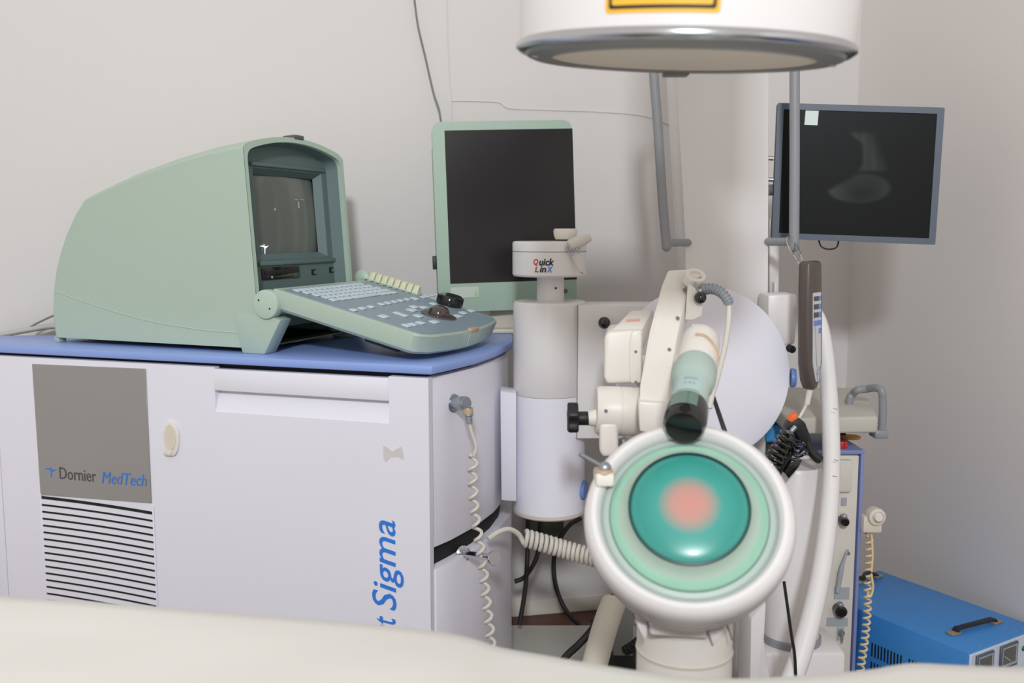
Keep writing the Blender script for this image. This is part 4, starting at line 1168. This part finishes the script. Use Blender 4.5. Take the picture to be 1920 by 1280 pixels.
def bfp(px, py):
    return MBxi @ PP(px, py, MBx @ V((0, 0, 0)), MBx.to_3x3() @ V((1, 0, 0)))
def bsp(px, py):
    return MBxi @ PP(px, py, MBx @ V((0, 0, 0)), MBx.to_3x3() @ V((0, 1, 0)))
for x0p, y0p, x1p, y1p in ((1825, 1232, 1858, 1256), (1870, 1215, 1903, 1239)):
    p = bfp(x0p, y1p - 0); q = bfp(x1p, y0p - 2)
    ya_, yb_ = sorted((p.y, q.y)); zc_ = bfp((x0p + x1p) / 2, (y0p + y1p) / 2).z; hgt = (yb_ - ya_) * .86
    mt = obj('meter', box((-.010, ya_, zc_ - hgt / 2), (-.003, yb_, zc_ + hgt / 2), .0015, 1), m_frame, stb, MBx, 'dark framed dial meter')
    obj('meter_face', box((-.0112, ya_ + .006, zc_ - hgt / 2 + .008), (-.0100, yb_ - .006, zc_ + hgt / 2 - .005)), m_label, mt, MBx)
    obj('meter_shroud', box((-.012, ya_ + .009, zc_ - hgt / 2 + .016), (-.0110, yb_ - .014, zc_ + hgt / 2 - .009)), mat('dark_meter_dial', (88, 90, 84), .4), mt, MBx)
    obj('meter_needle', tube([V((-.0125, (ya_ + yb_) / 2, zc_ - .012)), V((-.0125, ya_ + .012, zc_ + .006))], .0009, 6, smooth=False), m_paper, mt, MBx)
p = bfp(1916, 1214)
obj('pilot_lamp', lathe([(0, -.010), (.006, -.009), (.008, -.003)], (0, p.y, p.z), (1, 0, 0), 14), mat('green_lens', (40, 110, 80), .25), stb, MBx)
# carrying straps
def strap(pa, pb, parts=True):
    a_ = MBxi @ PZ(*pa, ZB); b_ = MBxi @ PZ(*pb, ZB); d_ = b_ - a_; L_ = d_.length; d_ = d_ / L_
    M_ = MBx @ frame(V((a_.x, a_.y, ZB)), d_, V((-d_.y, d_.x, 0)), V((0, 0, 1)))
    st = obj('carry_strap', prism([V((x, -.010, z)) for x, z in ((0, .001), (.02, .001), (.03, .012), (L_ - .03, .012), (L_ - .02, .001), (L_, .001), (L_, .004), (L_ - .016, .005), (L_ - .026, .016), (.026, .016), (.016, .005), (0, .004))], (0, .020, 0), .001, 1), m_black, stb, M_, 'black carrying strap with metal ends')
    for x in (0, L_ - .03):
        obj('strap_end', box((x - .004, -.012, .000), (x + .032, .012, .007), .0025), mat('bronze_strap_end', (162, 142, 124), .4, metal=.3), st, M_)
strap((1781, 1190), (1874, 1165))
strap((1606, 1094), (1650, 1079))
# louvre slots on the side
lz1 = bsp(1650, 1215).z; 
sl = mesh('louvre_slot', box((-.0022, -.0008, -.020), (.0022, .0006, .020)), None, recenter=False)[0]
for r in range(3):
    for i in range(24):
        x_ = bl0 - .022 - i * .0105 - (.016 if i > 9 else 0) - (.016 if i > 19 else 0)
        link('louvre_slot', sl, m_blackgap, cas, MBx @ Matrix.Translation((x_, 0, ZB - .102 - r * .056)))
for pxy in ((1835, 1212), (1905, 1183)):
    p = MBxi @ PZ(*pxy, ZB)
    obj('screw', lathe([(0, .0015), (.003, .001), (.004, 0)], (p.x, p.y, ZB), (0, 0, 1), 10), m_steel, cas, MBx)

# ------------------------------------------------------------------ shock-wave head in front
yhd = 1.47
hcn = P(1291, 968, yhd); kz = S(1293, 968, yhd)
tow = (EYE - hcn).normalized()
el0 = math.asin(tow.z); az = atan2(tow.x, -tow.y)
el1 = el0 + radians(23)
hax = V((sin(az) * cos(el1) + .02, -cos(az) * cos(el1), sin(el1))).normalized()
head = thing('shock_wave_head', V((hcn.x, hcn.y + .1, 0)), 'round white therapy head with a teal water cushion facing the camera', 'therapy head')
RH = 197 * kz
obj('head_shell', lathe([(0, -.19), (.06, -.188), (RH * .62, -.170), (RH * .82, -.135), (RH * .93, -.09), (RH * .985, -.045), (RH, -.02), (RH * .998, -.008), (RH * .985, .003), (RH * .955, .013), (RH * .915, .0175), (RH * .875, .017), (RH * .845, .012), (RH * .83, .002), (RH * .83, -.012), (0, -.012)], hcn, hax, 96), m_white2, head)
obj('shell_seam', lathe([(RH * .9885, -.043), (RH * .991, -.040), (RH * .993, -.037)], hcn, hax, 96), m_label, head)
m_flange = mat('pale_green_silicone', (176, 190, 184), .4, var=.05, scale=5)
m_cush = mat('green_silicone', (150, 194, 172), .3, var=.14, scale=4)
obj('cushion_flange', lathe([(RH * .835, -.002), (RH * .80, .004), (RH * .755, .005), (RH * .745, .002)], hcn, hax, 96), m_flange, head)
obj('cushion_fold', lathe([(RH * .748, .001), (RH * .735, .010), (RH * .70, .014), (RH * .66, .013)], hcn, hax, 96), m_cush, head)
obj('cushion_slope', lathe([(RH * .662, .013), (RH * .62, .017), (RH * .58, .026), (RH * .560, .034)], hcn, hax, 96), mat('pale_green_slope', (172, 192, 178), .35, var=.07, scale=6), head)
obj('membrane_ring', lathe([(RH * .566, .033), (RH * .566, .037), (RH * .548, .038), (RH * .548, .033)], hcn, hax, 96), mat('dark_teal_ring', (40, 66, 68), .4), head)
# membrane: teal with a pinkish middle (the crystal showing through)
m = bpy.data.materials.new('teal_membrane'); m.use_nodes = True
nt = m.node_tree; b = nt.nodes['Principled BSDF']; b.inputs['Roughness'].default_value = .28; b.inputs['Coat Weight'].default_value = .2
tc = nt.nodes.new('ShaderNodeTexCoord'); ln = nt.nodes.new('ShaderNodeVectorMath'); ln.operation = 'LENGTH'
rp_ = nt.nodes.new('ShaderNodeValToRGB')
mr = nt.nodes.new('ShaderNodeMath'); mr.operation = 'MULTIPLY'; mr.inputs[1].default_value = 1 / (RH * .55)
nt.links.new(tc.outputs['Object'], ln.inputs[0]); nt.links.new(ln.outputs['Value'], mr.inputs[0]); nt.links.new(mr.outputs[0], rp_.inputs['Fac']); nt.links.new(rp_.outputs['Color'], b.inputs['Base Color'])
els = rp_.color_ramp.elements
els[0].position = .10; els[0].color = lin((205, 142, 132)); els[1].position = 1; els[1].color = lin((66, 150, 140))
e2 = els.new(.30); e2.color = lin((190, 146, 136)); e3 = els.new(.55); e3.color = lin((66, 158, 148)); e4 = els.new(.85); e4.color = lin((46, 146, 134))
rm = RH * .55
bmm = lathe([(rm * sin(t), .033 + .016 * (cos(t) )) for t in [pi / 2 * i / 14 for i in range(14, -1, -1)]], (0, 0, 0), (0, 0, 1), 72)
Mh = frame(hcn, *axes(hax)[:2], axes(hax)[2])
me, M2 = mesh('membrane', bmm, Mh)
link('membrane', me, m, head, M2)
# neck and pedestal
pb = P(1285, 1200, 1.56); kpd = S(1285, 1200, 1.56)
rp0 = 89 * kpd
obj('pedestal', lathe([(rp0 * 1.1, 0), (rp0 * 1.1, .1), (rp0, .13), (rp0, pb.z), (rp0, pb.z + .06), (0, pb.z + .06)], (pb.x, 1.57, 0), (0, 0, 1), 56), m_cream, head)
obj('pedestal_collar', lathe([(rp0 + .0015, pb.z - .020), (rp0 + .002, pb.z - .018), (rp0 + .0015, pb.z - .016)], (pb.x, 1.57, 0), (0, 0, 1), 56), m_beige, head)
yk_ = 1.57 - rp0 - .012
obj('front_bar', prism([P(x, y, yk_) for x, y in ((1218, 1160), (1326, 1174), (1327, 1200), (1272, 1196), (1218, 1192))], (0, .05, 0), .006, 3), m_white2, head)
obj('wedge', prism([P(x, y, yk_) for x, y in ((1192, 1167), (1214, 1170), (1214, 1190), (1209, 1203))], (0, .05, 0), .003), m_white2, head)
obj('wedge', prism([P(x, y, yk_) for x, y in ((1328, 1184), (1360, 1177), (1350, 1196), (1338, 1212))], (0, .05, 0), .003), m_white2, head)
for xa, ya2, xb, yb2 in ((1187, 1150, 1190, 1170), (1362, 1170, 1373, 1200)):
    obj('side_slit', tube([P(xa, ya2, yk_ - .004), P((xa + xb) / 2 + 1, (ya2 + yb2) / 2, yk_ - .004), P(xb, yb2, yk_ - .004)], .0016, 6), m_greycable, head)
# hinge lug with lever at the upper left of the rim
p = P(1132, 893, 1.52)
obj('rim_lug', cbox(p, (.030, .05, .022), .005), m_cream, head)
obj('lug_ring', lathe([(0, 0), (.014, 0), (.015, .004), (.012, .008), (0, .008)], P(1132, 886, 1.51), (0, -.2, 1), 20), m_tan, head)
obj('lever_ball', ball(P(1134, 877, 1.51), .0105), m_steel, head)
obj('lever_rod', cyl(P(1130, 874, 1.51), P(1087, 851, 1.50), .0028, .0034, seg=10), m_steel, head)

# ------------------------------------------------------------------ locating arm with transducer
la_ = thing('locating_arm', P(1210, 830, 1.95), 'jointed cream locating arm with a transducer above the head', 'medical arm')
# beam
bt = [(1252, 507, 2.16), (1294, 505, 2.16), (1290, 545, 2.13), (1272, 640, 2.01), (1256, 720, 1.91), (1254, 770, 1.875), (1197, 772, 1.875), (1200, 720, 1.91), (1217, 621, 2.03), (1240, 536, 2.13)]
obj('beam', prism([P(*q) for q in bt], (.028, .085, -.005), .005, 2, 40), m_cream, la_)
obj('beam_foot', prism([P(x, y, 1.87) for x, y in ((1196, 752), (1257, 756), (1262, 770), (1248, 790), (1240, 812), (1199, 810))], (.01, .09, 0), .006), m_cream, la_)
for x_, y_, Y_ in ((1284, 543, 2.11), (1271, 596, 2.05), (1255, 655, 1.99)):
    p = P(x_, y_, Y_)
    obj('screw', cyl(p + V((0, -.004, 0)), p + V((0, .01, 0)), .0035, seg=10), m_greycable, la_)
# printed sketch mark on the beam
for pts in ([(1243, 575), (1249, 565), (1257, 563), (1265, 566), (1272, 574)], [(1246, 577), (1250, 569), (1253, 578)], [(1256, 578), (1258, 568), (1262, 578)], [(1265, 577), (1267, 569)], [(1262, 562), (1272, 563), (1278, 566)]):
    def yb(py): return 2.13 - (py - 545) * (2.13 - 1.91) / 175
    obj('print_stroke', tube([P(x, y, yb(y) - .0008) for x, y in pts], .0008, 5, 4), m_greycable, la_)
obj('print_stroke', tube([P(x, y, 2.143) for x, y in ((1270, 531), (1273, 522), (1276, 530))], .0009, 5, 4), m_greycable, la_)
# top ring
p = P(1303, 521, 2.12); kk_ = S(1303, 521, 2.12)
rg_ = obj('top_ring', lathe([(11 * kk_, .004), (12 * kk_, .009), (19 * kk_, .009), (21 * kk_, .004), (21 * kk_, -.012), (18 * kk_, -.016), (0, -.016), (0, -.002), (11 * kk_, -.002)], p, V((.1, -.62, .8)), 30), m_cream, la_)
obj('ring_bar', cyl(p + V((-12 * kk_, -.004, -.003)), p + V((12 * kk_, -.004, .006)), .0032, seg=8), m_cream, rg_)
obj('ring_wire', tube([P(1302, 528, 2.09), P(1305, 536, 2.09), P(1311, 548, 2.09)], .002, 8), m_steel, rg_)
obj('ball_knob', ball(P(1313, 558, 2.08), 11.5 * kk_), m_blackgloss, la_, label='black ball knob on the arm')
obj('side_plate', prism([P(x, y, 2.09) for x, y in ((1290, 530), (1305, 540), (1318, 575), (1316, 592), (1300, 600), (1284, 600))], (.005, .03, 0), .003), m_cream, la_)
# strain relief with ribs, then the white lead
sp_ = [P(1318, 543, 2.10), P(1335, 541, 2.09), P(1352, 548, 2.08), P(1364, 562, 2.07), P(1367, 570, 2.07)]
sr = obj('strain_relief', tube(sp_, [.011, .0105, .010, .009, .008], 14), m_silver_flex, la_)
cs = catmull(sp_, 6)
for i in range(2, len(cs) - 2, 2):
    d_ = (cs[i + 1] - cs[i - 1]).normalized()
    obj('relief_rib', lathe([(.0125 - .0001 * i, -.002), (.0132 - .0001 * i, 0), (.0125 - .0001 * i, .002)], cs[i], d_, 16), m_silver_flex, sr)
obj('lead', tube([P(1367, 568, 2.07), P(1366, 600, 2.05), P(1361, 640, 2.0), P(1352, 680, 1.95), P(1343, 715, 1.90), P(1335, 740, 1.86), P(1330, 765, 1.85)], .0058, 12), m_cord, la_)
obj('black_strap', prism([P(1332, 738, 1.92), P(1339, 736, 1.92), P(1364, 808, 1.86), P(1356, 812, 1.86)], (.0, .006, 0), .001), m_black, la_)
# upper joint housing
uy = 2.04
hp_ = [(1133, 632), (1140, 622), (1205, 618), (1205, 718), (1138, 720), (1132, 706)]
obj('upper_joint', prism([P(x, y, uy) for x, y in hp_], (.02, .16, .0), .010, 3), m_cream, la_)
wg = bmesh.new()
a0 = [P(1138, 626, uy + .01), P(1203, 620, uy + .01), P(1226, 578, uy + .15), P(1182, 581, uy + .15)]
obj('joint_cover', prism(a0, (.005, .02, -.05), .006, 2), m_cream, la_)
obj('joint_ring', prism([P(x, y, uy - .006) for x, y in ((1184, 622), (1203, 618), (1203, 718), (1182, 719), (1179, 680), (1180, 645))], (.015, .14, 0), .004), m_cream, la_)
for y_ in (659, 716):
    p = P(1192, y_, uy - .006)
    obj('screw', cyl(p + V((0, -.002, 0)), p + V((0, .01, 0)), .003, seg=10), m_greycable, la_)
obj('maker_mark', prism([P(1175, 598, uy + .078), P(1200, 597, uy + .078), P(1200, 600, uy + .072), P(1175, 601, uy + .072)], (0, .002, -.003)), mat('faded_red_print', (226, 170, 160), .5), la_)
# lower joint: turned drum lying sideways
ly_ = 2.0; kj = S(1180, 770, ly_)
a_ = P(1117, 769, ly_); b_ = P(1240, 773, ly_); d_ = (b_ - a_); L_ = d_.length
rj = 46 * kj
obj('lower_joint', lathe([(0, 0), (rj * .92, 0), (rj, .006), (rj, L_ * .36), (rj * .97, L_ * .365), (rj * .97, L_ * .375), (rj, L_ * .38), (rj, L_ * .54), (rj * .985, L_ * .55), (rj * .97, L_ * .95), (rj * .9, L_), (0, L_)], a_, d_, 44), m_cream, la_)
p = P(1136, 770, ly_ - rj)
obj('screw', cyl(p + V((0, -.003, 0)), p + V((0, .01, 0)), .0035, seg=10), m_greycable, la_)
obj('hub', cyl(P(1103, 784, ly_), P(1120, 783, ly_), 14 * kj, 17 * kj), m_cream, la_)
# star knob
a_ = P(1104, 784, ly_); b_ = P(1064, 784, ly_); d_ = (b_ - a_).normalized()
kb2 = obj('star_knob', cyl(a_, a_ + d_ * 20 * kj, 13 * kj, b=.001), m_black, la_, label='black star knob')
ex, ey, ez_ = axes(d_)
st_ = []
for i in range(40):
    t = 2 * pi * i / 40; r_ = (26 + 4.5 * cos(5 * t)) * kj
    st_.append(a_ + d_ * 20 * kj + (ex * cos(t) + ey * sin(t)) * r_)
obj('knob_wheel', prism(st_, d_ * 20 * kj, .004, 3), m_black, kb2)
# lower block and small fittings
obj('lower_block', prism([P(x, y, ly_ - .05) for x, y in ((1124, 793), (1158, 793), (1160, 840), (1152, 856), (1130, 858), (1124, 845))], (.005, .07, 0), .008, 3), m_cream, la_)
obj('block_clip', prism([P(x, y, ly_ - .05) for x, y in ((1138, 856), (1168, 848), (1170, 852), (1142, 864))], (0, .03, 0), .002), m_black, la_)
for x_, y_, r_ in ((1168, 830, 8), (1172, 846, 9), (1163, 838, 6), (1178, 842, 6)):
    obj('steel_fitting', lathe([(0, 0), (r_ * kj, 0), (r_ * kj, .012), (r_ * .6 * kj, .016), (0, .016)], P(x_, y_, ly_ - .02), (.3, -.6, .5), 16), m_steel, la_)
# transducer
ty = 1.80
A0 = P(1313, 644, 1.76); A1 = P(1285, 786, 1.545); dd_ = (A1 - A0); L_ = dd_.length; kt = S(1300, 700, 1.645)
upv = V((0, -1, .2))
tr2 = obj('transducer_collar', lathe([(0, -.02), (32 * kt, -.02), (37 * kt, -.012), (39 * kt, .004), (39.5 * kt, L_ * .30), (38 * kt, L_ * .36), (0, L_ * .36)], A0, dd_, 40), m_cream, la_)
sl_ = [A0 + dd_ * .12 + (p_) for p_ in (V((0, 0, 0)),)]
ex = V((1, 0, 0)); ex = (ex - dd_.normalized() * ex.dot(dd_.normalized())).normalized(); ey = dd_.normalized().cross(ex)
if ey.y > 0: ey = -ey
cv = [A0 + dd_ * (.13 + .10 * max(0, t - .2)) + (ex * sin(t) + ey * cos(t)) * (39.6 * kt) for t in [-.25 + 1.6 * i / 10 for i in range(11)]]
obj('collar_slot', tube(cv, .0035, 8, 2), m_tan, tr2)
def arcpatch(r, f0, f1, t0, t1, n=8):
    bm = bmesh.new(); rows = []
    for f_ in (f0, (f0 + f1) / 2, f1):
        rr_ = r(f_)
        rows.append([bm.verts.new(A0 + dd_ * f_ + (ex * sin(t0 + (t1 - t0) * i / n) + ey * cos(t0 + (t1 - t0) * i / n)) * rr_) for i in range(n + 1)])
    for A, B in zip(rows, rows[1:]):
        for i in range(n): bm.faces.new((A[i], A[i + 1], B[i + 1], B[i]))
    return bm
obj('transducer_body', lathe([(0, L_ * .33), (39 * kt, L_ * .34), (42 * kt, L_ * .40), (42 * kt, L_ * .50), (39 * kt, L_ * .58), (34 * kt, L_ * .62), (33 * kt, L_ * .84), (32 * kt, L_ * .9), (0, L_ * .9)], A0, dd_, 40), m_pgreen, la_, label='pale green transducer body')
obj('transducer_tip', lathe([(33 * kt, L_ * .84), (36.5 * kt, L_ * .855), (38 * kt, L_ * .88), (38.5 * kt, L_ * 1.0), (37 * kt, L_ * 1.07), (32 * kt, L_ * 1.10), (0, L_ * 1.105)], A0, dd_, 40), m_blackgloss, la_, label='black transducer tip')
obj('transducer_label', arcpatch(lambda f_: (34 - (f_ - .62) * 4) * kt + .0012, .63, .82, -.75, .55), mat('pale_teal_label', (176, 200, 196), .35), la_)
obj('tip_window', arcpatch(lambda f_: 38.7 * kt + .0006, .88, 1.02, -.9, .45), mat('teal_tip_window', (96, 122, 112), .15, coat=.6), la_)
for r_, f_ in enumerate((.69, .75)):
    for i in range(5 if r_ == 0 else 3):
        t = -.3 + i * (.12 if r_ == 0 else .22)
        p = A0 + dd_ * f_ + (ex * sin(t) + ey * cos(t)) * (33.6 * kt + .002)
        obj('label_mark', cbox(p, (.007 if r_ == 0 else .004, .002, .003), .0005, 1), m_label, la_)
obj('cross_link', tube([P(1306, 660, 1.76), P(1280, 680, 1.98), P(1240, 690, 2.1)], .022, 14), m_cream, la_)
obj('rear_link', cyl(P(1225, 700, 2.06), P(1270, 690, 2.36), .045), m_cream, la_)
obj('collar_ribs', coil([P(1300, 620, 1.80), P(1318, 621, 1.79), P(1336, 630, 1.78)], .010, 5, .004, per=10), m_cream, la_)

# ------------------------------------------------------------------ loose cables behind and below the column
tc_ = thing('thick_coiled_cord', P(1030, 1010, 2.45), 'thick cream coiled cord running from the cabinet to the head', 'cord')
obj('lead', tube([P(915, 1010, 2.36), P(935, 997, 2.38), P(955, 992, 2.40), P(973, 1002, 2.42), P(983, 1018, 2.42), P(990, 1012, 2.42)], .0068, 10), m_cord, tc_)
obj('cord_coil', coil([P(984, 1008, 2.42), P(1020, 1018, 2.42), P(1060, 1030, 2.42), P(1110, 1044, 2.40), P(1170, 1060, 2.36)], .0195, 21, .0055, per=16, seg=8), m_cord, tc_)
for lb_, pth in (('black cable hanging straight down behind the swivel column', [P(992, 930, 2.95), P(990, 1000, 2.95), P(988, 1060, 2.93), P(984, 1110, 2.92), P(974, 1170, 2.9)]),
                 ('black cable bending behind the lower cabinet shell below the column', [P(1015, 930, 2.99), P(1013, 1000, 2.99), P(1006, 1045, 2.98), P(985, 1080, 2.98), P(965, 1090, 2.98)])):
    bc = thing('hanging_cable', pth[2], lb_, 'cable', 'black cables behind the column')
    obj('cable_run', tube(pth, .0075, 10), m_cable, bc)
sb_ = thing('wall_socket_box', wallp(1020, 980, .05), 'dim green-grey socket box on the wall behind the column', 'socket box')
a_ = MW.inverted() @ wallp(985, 1000, 0); b_ = MW.inverted() @ wallp(1050, 940, 0)
obj('box_body', box((a_.x, -.06, a_.z), (b_.x, 0, b_.z), .006), m_darkgreen, sb_, MW)
obj('box_lid', box((a_.x + .03, -.064, a_.z + .02), (b_.x - .008, -.058, b_.z - .02), .002), mat('socket_lid', (74, 84, 76), .5), sb_, MW)
pc_ = thing('power_cable', wallp(1060, 1030, .1), 'black power cable curving from the wall plug to the floor', 'cable')
pg = wallp(1092, 968, .03)
obj('wall_plug', cbox(pg, (.05, .05, .05), .008), mat('pale_plug', (196, 190, 178), .5), pc_)
obj('cable_run', tube([wallp(1088, 972, .06), wallp(1066, 986, .10), wallp(1045, 1020, .12), wallp(1038, 1060, .12), wallp(1044, 1105, .14), wallp(1062, 1145, .18), wallp(1090, 1175, .25), wallp(1110, 1190, .3)], .008, 10), m_cable, pc_)
pc2 = thing('floor_cable', P(1100, 1180, 2.4), 'thick black cable slanting down to the floor beside the white strut', 'cable')
obj('cable_run', tube([P(1160, 1105, 2.5), P(1135, 1142, 2.45), P(1110, 1180, 2.4), P(1085, 1208, 2.38), P(1060, 1232, 2.35), P(1030, 1275, 2.3)], .0095, 10), m_cable, pc2)
pc3 = thing('thin_black_lead', P(1480, 1150, 2.0), 'thin black lead hanging between the head and the rail tube', 'cable')
obj('lead', tube([P(1470, 1090, 2.02), P(1477, 1140, 2.02), P(1484, 1190, 2.02), P(1490, 1228, 2.02), P(1493, 1290, 2.02)], .0035, 8), m_cable, pc3)

# ------------------------------------------------------------------ treatment couch in the foreground
sil = [(-500, 1078), (-200, 1098), (0, 1113), (150, 1123), (300, 1134), (450, 1146), (600, 1158), (720, 1168), (830, 1181), (890, 1194), (940, 1210), (1020, 1224), (1100, 1238), (1200, 1254), (1300, 1266), (1400, 1267), (1500, 1262), (1620, 1252), (1680, 1242), (1720, 1239), (1800, 1243), (1920, 1247), (2300, 1258)]
YE = 1.20
ed = [P(x, y, YE) for x, y in sil]
edc = catmull(ed, 4)
bm = bmesh.new(); rows = []
prs = [(YE + .005, -.16), (YE + .012, -.10), (YE + .012, -.05), (YE + .010, -.022), (YE + .004, -.007), (YE - .006, 0), (YE - .03, .001)]
for yy_, dz in prs:
    rows.append([bm.verts.new((p.x, yy_, p.z + dz)) for p in edc])
zbed = .842
for j in range(1, 18):
    t = j / 17; y_ = YE - .03 - t * .72; row = []
    for p in edc:
        z_ = p.z * max(0, 1 - t * 1.6) + zbed * min(1, t * 1.6)
        z_ = min(z_, p.z + .002 - t * .004 if p.z < zbed else z_)
        z_ += .0022 * sin(p.x * 9 + y_ * 14) * math.exp(-((t - .12) / .15) ** 2) + .0012 * sin(p.x * 23 - y_ * 30)
        row.append(bm.verts.new((p.x, y_, z_)))
    rows.append(row)
for A, B in zip(rows, rows[1:]):
    for i in range(len(A) - 1): bm.faces.new((A[i], A[i + 1], B[i + 1], B[i]))
couch = thing('treatment_couch', V((0.1, .85, 0)), 'cream covered treatment couch across the foreground', 'couch')
sh = obj('cover', bm, m_sheet, couch)
xa = min(p.x for p in edc); xb = max(p.x for p in edc)
obj('couch_base', box((xa + .02, .50, .58), (xb - .02, YE - .02, .74), .02), m_beige, couch)
for x_ in (-.62, .72):
    obj('couch_leg', box((x_ - .05, .62, 0), (x_ + .05, .92, .6), .01), m_beige, couch)
